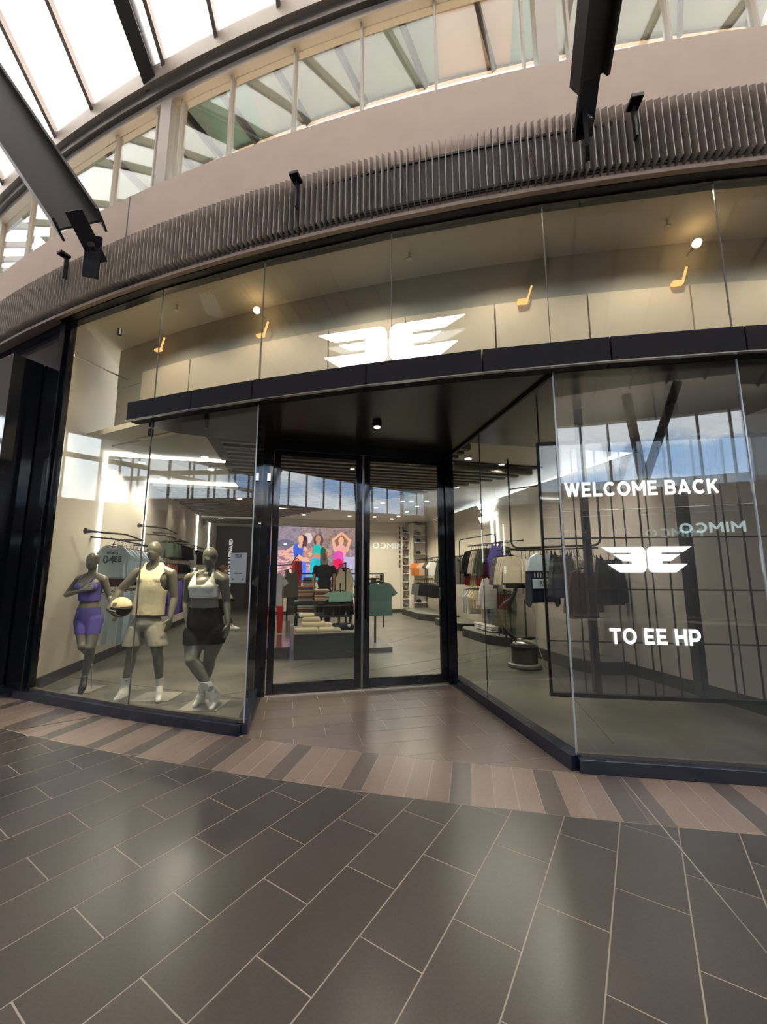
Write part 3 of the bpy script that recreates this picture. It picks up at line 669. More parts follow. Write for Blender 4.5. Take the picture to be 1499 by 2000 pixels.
# the sign of the shop opposite, readable backwards in the right window
def mirror_hit(px, py, d0, d1, o):
    a, b = arc(0, d0), arc(0, d1); n = Vector((b.y - a.y, -(b.x - a.x), 0)).normalized(); r = ray(px, py)
    t = (a - Vector((0, 0, 0))).dot(n) / r.dot(n); h = Vector((0, 0, EYE)) + r * t; rr = r - 2 * r.dot(n) * n
    s = 0
    while off_of(h + rr * s) < o and s < 30: s += .02
    return h + rr * s
g = mirror_hit(1391, 1030, PH[4], PH[5], OPP + .28); ph = to_phi(g)
e = empty('shop_sign', tuple(g), 'pale lettered shop sign reading MIMCO across the mall, seen mirrored in the right window', 'sign')
me = block_text('MIMCO', 1.9, .36, .03); o = link('lettering', me, emis('sign_pale', (.75, .95, .95), 5.0), e, g); o.rotation_euler = (PI / 2, 0, math.radians(ph) + PI)
g = mirror_hit(1160, 1040, PH[4], PH[5], OPP + .28); ph = to_phi(g)
e = empty('shop_sign', tuple(g), 'faint thin lettered sign across the mall, seen mirrored left of the screen logo', 'sign')
emis('sign_faint', (.8, .8, .8), 1.0)
for w_, dd in (('SEED', .9), ('HERITAGE', -.9)):
    me = text_mesh(w_, .28, .01); g2 = arc(OPP + .28, ph + math.degrees(dd / 39), g.z); o = link('lettering', me, MATS['sign_faint'], e, g2); o.rotation_euler = (PI / 2, 0, math.radians(ph) + PI)
# shop windows opposite with warm light in them
M_glow = emis('warm_shop_light', (1, .45, .2), 2.0)
for i, d in enumerate((-28, -26.3, -24.8)):
    e = empty('display_light', tuple(arc(OPP + .3, d, 1.2)), 'warm display light in the shop opposite', 'lamp', 'opposite display lights')
    for k in range(5): build('glow_bulb', MB().ell(arc(OPP + .28, d + random.uniform(-.5, .5), 1.2 + random.uniform(0, 1.4)), (.05, .05, .12), seg=8, rings=6), M_glow, e)

# ================================================================== SHOP LIGHTING
# linear light strips: portals on wall and ceiling
for i, (b, zt) in enumerate(((2.2, 3.58), (4.3, 3.58), (9.4, 3.58), (11.5, 3.58))):
    e = empty('light_strip', tuple(S(-4.44, b, .2)), ['nearest', 'second', 'third', 'farthest'][i] + ' white light line running up the left wall and over the ceiling', 'light strip', 'light line portals')
    build('wall_run', MB().sbox(-4.475, -4.43, b - .02, b + .02, .9 if i else .55, zt), M_led, e)
    build('ceiling_run', MB().sbox(-4.46, -2.45, b - .02, b + .02, zt - .025, zt + .02), M_led, e)
e = empty('light_strip', tuple(S(.6, 5.6, 3.6)), 'long diagonal white light line across the ceiling between slats and plaster', 'light strip')
build('ceiling_run', MB().beam(S(-1.95, 9.45, WZ - .03), S(3.25, 1.81, WZ - .03), .045, .03), M_led, e)
e = empty('light_strip', tuple(S(3.8, 3.95, 2.2)), 'vertical pair of white light lines below the logo on the right wall', 'light strip')
for b in (3.82, 4.12): build('wall_run', MB().sbox(rw(b) - .035, rw(b) - .004, b - .025, b + .025, 2.15, 2.95), M_led, e)
LS = [(594,1006),(551,987),(620,980),(683,1009),(735,992),(748,983),(732,1010),(787,980),(804,980),(834,980),(815,990),(795,1000),(766,1014),(779,1009),(915,897),(979,909),(892,953),(1042,858),(1098,840),(370,970),(468,970),(396,991),(432,1009),(277,905),(400,894),(412,918),(319,935)]
for i, (px, py) in enumerate(LS):
    p = at_z(px, py, WZ - .03); side_ = 'over the left racks' if px < 500 else ('seen through the doors' if px < 870 else 'seen through the right hand glass')
    e = empty('downlight', tuple(p), 'small round white ceiling downlight ' + side_, 'lamp', 'ceiling downlights ' + side_)
    zt = WZ - (.13 if px < 560 and px > 360 else .0)
    build('trim_ring', MB().lathe([(.075, 0), (.075, .012)], (p.x, p.y, p.z + .012), 16), M_ceil, e)
    build('lamp_disc', MB().lathe([(.058, 0), (.058, .004)], (p.x, p.y, p.z + .004), 14), M_lamp, e)
    spot(Vector((p.x, p.y, p.z - .03)), 115, 2.5, par=e)
# window display spots over the mannequins (hidden behind the canopy)
for i, (x, y, tx, ty) in enumerate(((-3.9, 5.0, -3.7, 5.5), (-2.9, 4.75, -2.9, 5.1), (-2.1, 4.5, -2.1, 4.9))):
    z = 3.24 if i else 3.9
    if i == 0:
        e = empty('display_spotlight', tuple(arc(-.35, -22.5, 4.9)), 'warm display spotlight over the left end of the window', 'lamp'); w = arc(-.35, -22.5, 4.9)
    else: w = Vector((x, y, 3.2)); e = empty('display_spotlight', tuple(w), 'black display spotlight under the canopy over the %s mannequin' % ('middle' if i == 1 else 'right'), 'lamp')
    build('lamp_head', MB().lathe([(.03, .0), (.03, .09)], (w.x, w.y, w.z), 12), M_blackm, e)
    spot(w - Vector((0, 0, .02)), 260, 1.2, (1, .82, .52), e, .5, (tx, ty, 1.2))
# unseen lamps added to brighten the upper void walls
for i, ph in enumerate((-21.5, -18, -14.5, -11, -7.5, -4)):
    w = arc(-.30, ph, 5.24); e = empty('void_downlight', tuple(w), 'recessed warm ceiling light above the upper glass', 'lamp', 'recessed lights above the upper glass')
    build('trim_ring', MB().lathe([(.05, 0), (.05, .05)], (w.x, w.y, 5.25), 12), M_ceil, e); spot(w, 75, 2.6, (1, .80, .58), e)
# ================================================================== GARMENT TEMPLATES (made once, copied)
def outline_mesh(name, pts, t=.035, m=None, bev=.012, holes=None):
    """flat garment in the x-z plane, pillowed a little front and back"""
    bm = bmesh.new(); vs = [bm.verts.new((x, -t / 2, z)) for x, z in pts]; f = bm.faces.new(vs)
    r = bmesh.ops.extrude_face_region(bm, geom=[f]); bmesh.ops.translate(bm, verts=[v for v in r['geom'] if isinstance(v, bmesh.types.BMVert)], vec=(0, t, 0))
    bmesh.ops.recalc_face_normals(bm, faces=bm.faces)
    es = [e for e in bm.edges if len(e.link_faces) == 2 and e.calc_face_angle() > 1.0]
    bmesh.ops.bevel(bm, geom=es, offset=min(bev, t * .45), segments=2, affect='EDGES', profile=.6)
    bmesh.ops.triangulate(bm, faces=[f for f in bm.faces if len(f.verts) > 4])
    me = bpy.data.meshes.new(name); bm.to_mesh(me); bm.free(); return me
def mir(p): return p + [(-x, z) for x, z in reversed(p) if abs(x) > 1e-6]
SH = {
 'tee': mir([(0, -.055), (.05, -.05), (.085, 0), (.20, -.035), (.335, -.20), (.245, -.27), (.225, -.19), (.215, -.40), (.23, -.62)]),
 'crop_tee': mir([(0, -.05), (.05, -.045), (.085, 0), (.20, -.03), (.32, -.19), (.24, -.25), (.215, -.18), (.215, -.47)]),
 'long_top': mir([(0, -.05), (.05, -.045), (.085, 0), (.20, -.035), (.29, -.30), (.335, -.60), (.275, -.61), (.225, -.25), (.22, -.45), (.235, -.68)]),
 'hoodie': mir([(0, -.02), (.07, .03), (.11, -.01), (.22, -.05), (.30, -.34), (.33, -.62), (.25, -.64), (.225, -.3), (.23, -.66)]),
 'tank': mir([(0, -.10), (.07, -.06), (.09, 0), (.13, 0), (.15, -.14), (.20, -.22), (.20, -.62)]),
 'shorts': mir([(0, 0), (.19, 0), (.235, -.38), (.03, -.40), (0, -.22)]),
 'pants': mir([(0, 0), (.17, 0), (.215, -.30), (.19, -.98), (.06, -.98), (.02, -.30), (0, -.27)]),
 'leggings': mir([(0, 0), (.13, 0), (.165, -.25), (.11, -.90), (.03, -.90), (.015, -.25), (0, -.22)]),
 'bra': mir([(0, -.12), (.07, -.09), (.10, 0), (.13, 0), (.17, -.14), (.17, -.27)]),
}
TM = {}
def hook_mb(w):
    mb = MB().tube([(0, 0, .0), (0, 0, .05), (.02, 0, .085), (.0, 0, .11), (-.02, 0, .09)], .0045, 6)
    mb.tube([(-w, 0, -.05), (0, 0, 0), (w, 0, -.05)], .009, 6); return mb
hook_me = {w: hook_mb(w).mesh('hanger') for w in (.19, .13)}
for m_ in hook_me.values(): m_.materials.append(M_blackm)
def garment(kind, colr, loc, rz, label, group, t=.035, sc_=1.0, hanger=True, cat=None):
    key = (kind, colr, t)
    if key not in TM:
        me = outline_mesh(kind, SH[kind], t); me.materials.append(CLOTH[colr]); TM[key] = me
    low = kind in ('shorts', 'pants', 'leggings')
    nm = {'tee': 'hanging_tee', 'crop_tee': 'hanging_tee', 'long_top': 'hanging_sweatshirt', 'hoodie': 'hanging_hoodie', 'tank': 'hanging_tank', 'shorts': 'hanging_shorts', 'pants': 'hanging_pants', 'leggings': 'hanging_leggings', 'bra': 'hanging_bra'}[kind]
    e = bpy.data.objects.new(nm, None); COL.objects.link(e); e.location = loc; e.rotation_euler = (0, 0, rz); e.scale = (sc_,) * 3; e.empty_display_size = .1
    tag(e, label, cat or {'tee': 'shirt', 'crop_tee': 'shirt', 'long_top': 'sweatshirt', 'hoodie': 'hoodie', 'tank': 'tank top', 'shorts': 'shorts', 'pants': 'pants', 'leggings': 'leggings', 'bra': 'sports bra'}[kind], group)
    g = bpy.data.objects.new('garment', TM[key]); COL.objects.link(g); g.parent = e; g.location = (0, 0, -.02 if not low else -.06)
    if hanger: h = bpy.data.objects.new('hanger', hook_me[.13 if low else .19]); COL.objects.link(h); h.parent = e
    return e, g
def rack(a, b0, b1, z, rows, where, rail=True, sc=1.0, wall=None, depth=0, rzoff=0.0, label=None, post=False):
    """rail parallel to the side walls carrying garments whose fronts face the entrance"""
    if rail:
        e = empty('clothes_rail', tuple(S(a, b0, z)), label or ('black clothes rail ' + where), 'clothes rail')
        build('rail_bar', MB().tube([S(a, b0 - .1, z), S(a, b1 + .1, z)], .014, 8), M_blackm, e)
        if wall is not None:
            for b in (b0 + .05, b1 - .05):
                build('wall_arm', MB().tube([S(wall, b, z + .03), S(a, b, z + .0)], .012, 8), M_blackm, e); build('wall_flange', MB().lathe([(.035, 0), (.03, .03)], tuple(S(wall, b, z + .015)), 10), M_blackm, e)
        if post:
            for b in (b0 - .08, b1 + .08): build('post', MB().tube([S(a, b, 0.0), S(a, b, z)], .014, 8), M_blackm, e)
            build('foot', MB().sbox(a - .25, a + .25, b0 - .12, b0 - .04, 0, .02).sbox(a - .25, a + .25, b1 + .04, b1 + .12, 0, .02), M_blackm, e)
    n = sum(r[2] for r in rows); b = b0; st = (b1 - b0) / max(1, n)
    for kind, colr, k, desc in rows:
        for i in range(k):
            first = (b == b0)
            garment(kind, colr, S(a, b, z - .115), SA + random.uniform(-.04, .04) + rzoff, ('front ' if i == 0 else '') + desc + ' ' + where, desc + ' ' + where, .03, sc_=sc)
            b += st
random.seed(11)
# ---------------- left wall
LW = -4.47
rack(-4.12, 1.95, 3.9, 2.08, [('tee', 'ice', 7, 'pale ice blue printed tee'), ('tee', 'stone', 4, 'stone coloured tee')], 'on the high rail nearest the window, left wall', wall=LW, sc=.84)
rack(-4.12, 2.0, 3.9, 1.66, [('bra', 'brown', 4, 'dark brown bra top'), ('bra', 'black', 6, 'black bra top')], 'on the middle rail nearest the window, left wall', wall=LW, sc=.84)
rack(-4.12, 1.95, 4.0, 1.36, [('pants', 'ice', 6, 'pale ice blue joggers'), ('pants', 'grey', 3, 'grey joggers')], 'on the low rail nearest the window, left wall', wall=LW, sc=.84)
rack(-4.05, 4.5, 6.6, 2.38, [('shorts', 'olive', 6, 'dark olive shorts'), ('shorts', 'black', 9, 'black shorts')], 'on the high rail of the second bay, left wall', wall=LW, sc=.84)
rack(-4.05, 4.5, 6.6, 1.88, [('bra', 'rust', 4, 'rust coloured bra top'), ('bra', 'black', 6, 'black bra top')], 'on the middle rail of the second bay, left wall', wall=LW, sc=.84)
rack(-3.85, 4.2, 6.4, 1.52, [('leggings', 'lilac', 6, 'lilac leggings'), ('leggings', 'purple', 10, 'deep purple leggings')], 'on the low rail of the second bay, left wall', wall=LW, sc=.84)
rack(-4.05, 6.9, 9.0, 2.34, [('tank', 'white', 1, 'white tank'), ('crop_tee', 'black', 3, 'black cropped tee'), ('crop_tee', 'olive', 5, 'dark green cropped tee')], 'on the high rail of the third bay, left wall', wall=LW, sc=.84)
rack(-4.05, 6.9, 9.0, 1.62, [('leggings', 'black', 4, 'black leggings'), ('leggings', 'navy', 5, 'navy leggings'), ('leggings', 'stone', 3, 'stone leggings')], 'on the low rail of the third bay, left wall', wall=LW, sc=.84)
# long face-out arm above the first bay
for b, z, w in ((1.75, 2.16, 'above the ice blue tees'), (3.9, 2.5, 'above the olive shorts')):
    e = empty('face_out_arm', tuple(S(LW + .1, b, z)), 'bronze face-out arm with a flared end ' + w, 'wall arm')
    build('arm', MB().tube([S(-4.3, b - .25, z), S(-3.95, b + .2, z), S(-3.9, b + .9, z - .05), S(LW + .02, b + 1.0, z - .02)], [.018, .014, .014, .014], 8), M_dsteel, e)
    build('flared_end', MB().tube([S(-4.33, b - .29, z), S(-4.27, b - .2, z)], [.045, .02], 12), M_dsteel, e)
# print on the first tee
def flat_mark(name, pts, loc, rz, m, parent=None, t=.002):
    bm = bmesh.new(); f = bm.faces.new([bm.verts.new((x, 0, z)) for x, z in pts]); r = bmesh.ops.extrude_face_region(bm, geom=[f])
    bmesh.ops.translate(bm, verts=[v for v in r['geom'] if isinstance(v, bmesh.types.BMVert)], vec=(0, -t, 0)); bmesh.ops.recalc_face_normals(bm, faces=bm.faces)
    me = bpy.data.meshes.new(name); bm.to_mesh(me); bm.free(); o = link(name, me, m, parent, loc); o.rotation_euler = (0, 0, rz); return o
e, g = garment('tee', 'ice', S(-4.06, 1.83, 1.985), SA - .12, 'pale ice blue tee with a dark number print, front of the nearest left rail', None, .045, .84)
M_print = mat('charcoal_print', (.10, .12, .14), .8)
for s_, x, z, sz in (('04', -.06, -.30, .20), ('EE', .10, -.29, .14), ('SPORTS', 0, -.17, .055)):
    me = text_mesh(s_, sz, .0015, .004); o = link('print', me, M_print, None); o.parent = g; o.rotation_euler = (PI / 2, 0, 0); o.location = (x, -.030, z + .02)
# low wall plinth on the left side
# ---------------- right wall
WR = rw(2)
rack(3.40, 6.9, 9.2, 2.06, [('crop_tee', 'white', 2, 'white cropped tee'), ('crop_tee', 'camo', 2, 'camouflage tee'), ('crop_tee', 'peach', 3, 'peach tee'), ('crop_tee', 'orange', 5, 'orange tee')], 'on the far rail by the cap shelves', wall=rw(8))
rack(3.40, 6.9, 9.2, 1.32, [('shorts', 'black', 7, 'black shorts'), ('shorts', 'grey', 4, 'grey shorts')], 'on the low far rail by the cap shelves', wall=rw(8))
rack(3.35, 4.7, 6.3, 2.02, [('hoodie', 'stone', 3, 'grey stone hoodie'), ('hoodie', 'olive', 7, 'dark olive hoodie')], 'on the rail right of the doors', wall=rw(5.5))
rack(3.45, 3.55, 4.5, 2.26, [('long_top', 'olive', 2, 'dark olive top'), ('long_top', 'bone', 3, 'bone coloured top'), ('long_top', 'black', 4, 'black top')], 'on the high rail under the logo', wall=rw(4))
rack(3.40, 2.62, 3.4, 2.24, [('tank', 'black', 4, 'black tank top'), ('tank', 'violet', 2, 'violet tank top'), ('tank', 'black', 3, 'black tank top')], 'on the high rail beside the violet panel', wall=rw(3))
rack(3.40, 3.4, 4.5, 1.62, [('bra', 'red', 4, 'dark red bra top'), ('bra', 'sand', 3, 'sand bra top'), ('bra', 'red', 3, 'dark red bra top')], 'on the middle rail under the logo', wall=rw(4))
rack(3.40, 2.5, 4.6, 1.26, [('leggings', 'olive', 4, 'olive leggings'), ('leggings', 'denim', 2, 'denim blue leggings'), ('leggings', 'bone', 2, 'bone leggings'), ('crop_tee', 'cream', 3, 'cream tee'), ('tee', 'white', 3, 'long white tee')], 'on the low rail under the logo', wall=rw(3.5))
rack(3.15, 1.95, 2.4, 2.02, [('long_top', 'bone', 4, 'long bone coloured top'), ('long_top', 'grey', 3, 'long grey top')], 'at the end of the right wall rails', wall=rw(2), rzoff=.1)
e = empty('clothes_rail', tuple(S(3.1, .55, 1.95)), 'black clothes rail behind the glowing screen', 'clothes rail')
build('rail_bar', MB().tube([S(2.66, .95, 1.93), S(3.62, .08, 1.93)], .014, 8), M_blackm, e)
jr = [('long_top', 'bone', 3, 'bone coloured jacket'), ('long_top', 'stone', 2, 'stone coloured jacket'), ('long_top', 'ice', 3, 'pale blue jacket'), ('long_top', 'sand', 5, 'sand coloured jacket'), ('long_top', 'bone', 4, 'bone coloured jacket')]
jn = 0
for kind, colr, k_, desc in jr:
    for i in range(k_):
        t = (jn + .5) / 17; jn += 1
        garment(kind, colr, S(2.70 + .9 * t, .92 - .8 * t, 1.815), SA + .92 + random.uniform(-.12, .12), desc + ' on the rail behind the glowing screen', desc + ' behind the screen', .03, .92)
e, g = garment('tank', 'violet', S(3.15, 2.55, 2.20), SA, 'violet top facing out between black tops on the right rail', None, .05, .8)
e, g = garment('long_top', 'white', S(3.1, 2.75, 1.45), SA, 'white garment hanging face out with its long sleeves over the low rail', None, .05)
# the colour block jacket facing out
ej = empty('jacket', tuple(S(2.76, .38, 1.13)), 'pale ice blue and navy colour block jacket with a numbered panel, facing out', 'jacket', rz=SA)
jx = [(0, -.03), (.07, .03), (.12, 0), (.25, -.06), (.31, -.30), (.0, -.30)]
def piece(name, pts, m, y0, t=.06):
    me = outline_mesh(name, pts, t); me.materials.append(m); o = bpy.data.objects.new(name, me); COL.objects.link(o); o.parent = ej; o.location = (0, y0, .70); return o
piece('yoke', mir([(0, -.03), (.07, .02), (.12, 0), (.22, -.06), (.285, -.28)]), CLOTH['ice'], 0)
piece('body', mir([(0, -.28), (.285, -.28), (.31, -.80), (.25, -.86), (.22, -.78)]), CLOTH['navy'], 0)
piece('chest_panel', mir([(0, -.40), (.20, -.40), (.20, -.56)]), CLOTH['ice'], -.03, .02)
for k in range(7): 
    x = -.17 + k * .055; o = flat_mark('stripe', [(x, .40), (x + .022, .40), (x + .022, .32), (x, .32)], (0, 0, 0), 0, CLOTH['bone' if k < 5 else 'rust'], None); o.parent = ej; o.location = (0, -.036, .0)
me = text_mesh('35J22', .11, .0015, .004); o = link('number', me, M_print, None); o.parent = ej; o.location = (.05, -.042, .22); o.rotation_euler = (PI / 2, 0, 0)
me = text_mesh('EE', .04, .0015, .002); o = link('chest_logo', me, M_print, None); o.parent = ej; o.location = (.06, -.034, .53); o.rotation_euler = (PI / 2, 0, 0)
o = bpy.data.objects.new('hanger', hook_me[.19]); COL.objects.link(o); o.parent = ej; o.location = (0, 0, .70)
garment('hoodie', 'grey', S(2.95, .12, 1.80), SA + .25, 'charcoal hooded jacket with a pale chest print, second behind the colour block jacket', None, .07, .98)
garment('long_top', 'brown', S(3.18, -.03, 1.60), SA + .1, 'long mauve brown coat behind the screen', None, .08, 1.1, cat='coat')
garment('hoodie', 'black', S(3.5, -.25, 1.72), SA + .1, 'large black coat at the right end of the rail behind the screen', None, .07, 1.0, cat='coat')
# white pants folded on the low platform
for i, (b, z) in enumerate(((3.2, .22), (2.9, .22), (3.5, .22))):
    for k in range(3):
        build('folded_pants', MB().sbox(3.15, 3.62, b, b + .26, z + k * .045, z + k * .045 + .04), CLOTH['white'], smooth=False, bevel=.015, label='folded white pants stacked on the platform under the low right rail', cat='pants', group='folded white pants under the right rail')
# platforms
for i, (pts_, z, lb) in enumerate((([(2.95, 7.5), (3.6, 6.5), (3.98, 6.5), (4.0, 9.6), (2.95, 9.5)], .22, 'far black edged platform beside the cap shelves'),
                                  ([(3.05, 4.9), (3.75, 4.5), (3.9, 4.5), (3.95, 6.2), (3.05, 6.2)], .20, 'middle black edged platform right of the doors'),
                                  ([(2.9, 3.9), (2.95, 2.75), (3.25, 2.3), (3.85, 2.3), (3.9, 4.2), (3.1, 4.25)], .20, 'near black edged platform under the logo rails'),
                                  ([(3.15, .35), (3.25, -.1), (3.78, -.2), (3.8, 2.0), (3.15, 1.8)], .20, 'black edged platform behind the glowing screen'))):
    e = empty('display_platform', tuple(S(pts_[0][0], pts_[0][1], 0)), lb, 'platform'); q = [tuple(S(a, b)[:2]) for a, b in pts_]
    ar = sum(q[k][0] * q[(k + 1) % len(q)][1] - q[(k + 1) % len(q)][0] * q[k][1] for k in range(len(q)))
    if ar < 0: q = q[::-1]
    build('plinth', MB().prism(q, 0.002, z - .015), M_skirt, e, bevel=.006); build('deck', MB().prism(q, z - .015, z), mat('platform_top', (.20, .20, .17), .35) if i == 0 else MATS['platform_top'], e)
# suspended pipe rails
def bent(pts, r, rad=.12, n=5):
    P = [Vector(p) for p in pts]; out = [P[0]]
    for i in range(1, len(P) - 1):
        a = (P[i - 1] - P[i]).normalized(); b = (P[i + 1] - P[i]).normalized(); s0 = P[i] + a * rad; s1 = P[i] + b * rad
        for k in range(n + 1): t = k / n; out.append(s0 * (1 - t) ** 2 + P[i] * 2 * t * (1 - t) + s1 * t * t)
    out.append(P[-1]); return MB().tube(out, r, 8)
e = empty('hanging_pipe_rail', tuple(S(2.8, 2.0, 2.1)), 'black U shaped pipe rail hung from the ceiling over the jackets', 'clothes rail')
build('pipe', bent([S(2.6, 1.0, WZ), S(2.6, 1.0, 1.97), S(3.65, .05, 1.97), S(3.65, .05, WZ)], .018, .14), M_blackm, e)
build('pipe', bent([S(2.62, 1.0, 3.05), S(2.95, .6, 3.05), S(2.95, .6, WZ)], .013, .06), M_blackm, e)
e = empty('pipe_frame', tuple(S(3.05, 3.2, 2.0)), 'black rounded pipe frame around the tops on the right rail', 'clothes rail')
build('pipe', bent([S(3.15, 4.5, 1.3), S(3.15, 4.5, 2.42), S(3.15, 2.55, 2.40), S(3.15, 2.55, .2)], .014, .1), M_blackm, e)
e = empty('pipe_frame', tuple(S(3.0, 1.95, .0)), 'black pipe stand under the bone coloured tops', 'clothes rail')
build('pipe', MB().tube([S(3.05, 2.1, 2.0), S(3.05, 2.1, .2)], .016, 8).tube([S(3.05, 2.0, .22), S(3.55, 2.0, .22)], .02, 8).tube([S(3.45, 2.0, .22), S(3.45, 2.0, 1.0)], .02, 8), M_blackm, e)

# ---------------- logo helper
HALF = [(.20, 1), (1.88, 1), (1.47, .77), (.62, .77), (.62, .70), (1.38, .70), (.98, .44), (.62, .44), (.62, .33), (1.65, .33), (1.15, 0), (.20, 0), (.09, .06), (.035, .18), (.035, .82), (.09, .94)]
HALF2 = [(.20, 1), (1.88, 1), (1.40, .74), (.60, .74), (.60, .64), (1.30, .64), (.98, .44), (.60, .44), (.60, .33), (1.70, .33), (1.25, 0), (.20, 0), (.09, .06), (.035, .18), (.035, .82), (.09, .94)]
def logo(parent, loc, rz, h, m, ext=.03, shear=0.0, tri=1.0):
    for s_ in (1, -1):
        pts_ = [(x * h * s_ * tri, z * h) for x, z in (HALF2 if s_ > 0 else HALF2[::-1])]
        o = flat_mark('logo_wing', pts_, loc, rz, m, parent, ext)
    return o
# big glowing sign on the canopy
pL = arc(.10, -15.55); pR = arc(.10, -12.15)
pc_ = arc(.09, to_phi(at_z(763, 700, 3.6)), 3.515); rz = math.radians(to_phi(pc_))
es = empty('glowing_sign', tuple(pc_), 'large glowing white winged double letter logo standing on the black canopy beam', 'sign')
logo(es, pc_, rz, .375, M_sign, .012, tri=1.03)
build('sign_foot', MB().beam(pc_ + Vector((-.4 * math.cos(rz), -.4 * math.sin(rz), -.003)), pc_ + Vector((.4 * math.cos(rz), .4 * math.sin(rz), -.003)), .05, .006), M_white, es)
# small logo on the right wall
q = S(rw(4.3) - .05, 4.3, 2.93); es = empty('glowing_sign', tuple(q), 'small glowing white logo high on the right wall', 'sign'); logo(es, q, SA - PI / 2 - .03, .52, M_sign, .012, tri=.62)

# ---------------- big transparent LED screen behind the right glass
zb = .34
s0 = at_z(1075, 1355, zb); s1 = at_z(1499, 1372, zb); sd = (s1 - s0); sd.z = 0; sd.normalize(); s1 = s0 + sd * 2.5; srz = math.atan2(sd.y, sd.x); up = Vector((0, 0, 1))
ztop = at_plane(1050, 868, s0, s1).z
ls = empty('led_screen', tuple(s0), 'tall transparent LED screen with glowing words and logo behind the right window', 'screen')
def sp(u, z): return s0 + sd * u + up * (z - zb)
Wd = 2.5
build('frame', MB().beam(sp(0, zb), sp(Wd, zb), .05, .035).beam(sp(0, ztop), sp(Wd, ztop), .04, .03).beam(sp(.012, zb), sp(.012, ztop), .03, .024, sd), M_blackm, ls)
build('led_mesh_pane', MB().beam(sp(.02, (zb + ztop) / 2), sp(Wd, (zb + ztop) / 2), .006, ztop - zb - .03), M_screen, ls)
nrm = Vector((sd.y, -sd.x, 0))
for x, y in ((1060, 1052), (1070, 1151), (1078, 1252)):
    z = at_plane(x, y, s0, s1).z; build('cross_bar', MB().beam(sp(.02, z) - nrm * .02, sp(Wd, z) - nrm * .02, .012, .014), M_dsteel, ls)
for x, y, w in ((1105, 1150, .006), (1134, 1150, .006), (1206, 1100, .008), (1260, 1090, .014), (1310, 1100, .012), (1419, 1150, .012), (1470, 1150, .014), (1238, 1200, .005), (1285, 1200, .005), (1440, 1200, .004)):
    u = (at_plane(x, y, s0, s1) - s0).dot(sd); 
    if 0 < u < Wd: build('upright', MB().beam(sp(u, zb) - nrm * .02, sp(u, ztop) - nrm * .02, w, .012, sd), M_dsteel, ls)
for x, y, w in ((1162, 1150, .09), (1365, 1150, .13)):
    u = (at_plane(x, y, s0, s1) - s0).dot(sd); build('support_post', MB().beam(sp(u, zb) - nrm * .12, sp(u, 3.29) - nrm * .12, w, .06, sd), M_blackm, ls)
for u in (.03, 1.2, 2.4): build('suspension_rod', MB().tube([sp(u, ztop), sp(u, 3.3)], .008, 6), M_blackm, ls)
def words(s, x0, x1, y, capk, mx):
    a, b = at_plane(x0, y, s0, s1), at_plane(x1, y, s0, s1); me = block_text(s, (b - a).dot(sd), capk)
    m_ = (a + b) / 2 + nrm * .02; o = link('glowing_words', me, M_text, ls, m_); o.rotation_euler = (PI / 2, 0, srz); return o
words('WELCOME BACK', 1102, 1402, 954, .150, 0); words('TO EE HP', 1191, 1366, 1243, .150, 0)
lc = at_plane(1264, 1118, s0, s1); k = ((at_plane(1352, 1090, s0, s1) - at_plane(1175, 1090, s0, s1)).dot(sd)) / 3.76
lh = at_plane(1264, 1068, s0, s1).z - lc.z
for s_ in (1, -1):
    pts_ = [(x * k * s_, z * lh) for x, z in (HALF if s_ > 0 else HALF[::-1])]; flat_mark('logo_wing', pts_, lc + nrm * .02, srz, M_text, ls, .006)

# ---------------- paper notice taped inside the left window
def facet_pt(px, py, d0, d1, o=-.02): return at_plane(px, py, arc(o, d0), arc(o, d1))
a = facet_pt(448, 1139, PH[1], PH[2]); b = facet_pt(480, 1139, PH[1], PH[2]); zt = facet_pt(464, 1080, PH[1], PH[2]).z; zb_ = a.z
pe = empty('paper_notice', tuple(a), 'white paper notice with small dark text taped inside the left window', 'poster'); pd = (b - a); pd.z = 0; wd = pd.length; pd.normalize()
M_paper = mat('paper', (.74, .70, .76), .6)
build('sheet', MB().beam(a + Vector((0, 0, (zt - zb_) / 2)), a + pd * wd + Vector((0, 0, (zt - zb_) / 2)), .002, zt - zb_), M_paper, pe)
pn = Vector((pd.y, -pd.x, 0)); prz = math.atan2(pd.y, pd.x); Hh = zt - zb_
for s_, u, v, sz in (('JOIN THE', .5, .93, .018), ('CREW', .5, .87, .026), ('SCAN HERE', .5, .32, .018), ('EE', .2, .13, .022), ('EE', .82, .13, .022), ('', .5, .8, .01)):
    if s_: me = text_mesh(s_, sz, .0006, .001); o = link('small_text', me, M_print, pe, a + pd * wd * u + Vector((0, 0, Hh * v)) + pn * .002); o.rotation_euler = (PI / 2, 0, prz)
# stacked rotated lettering on the rear charcoal wall
me = text_mesh('ONWARD & UPWARD', .2, .01, .006); q = S(-3.85, 13.28, 2.0); o = link('wall_lettering', me, emis('lettering_white', (.9, .85, .8), .8), wp, q); o.rotation_euler = Matrix(((0, U2.x * -1, -V2.x), (0, -U2.y, -V2.y), (1, 0, 0))).to_euler()
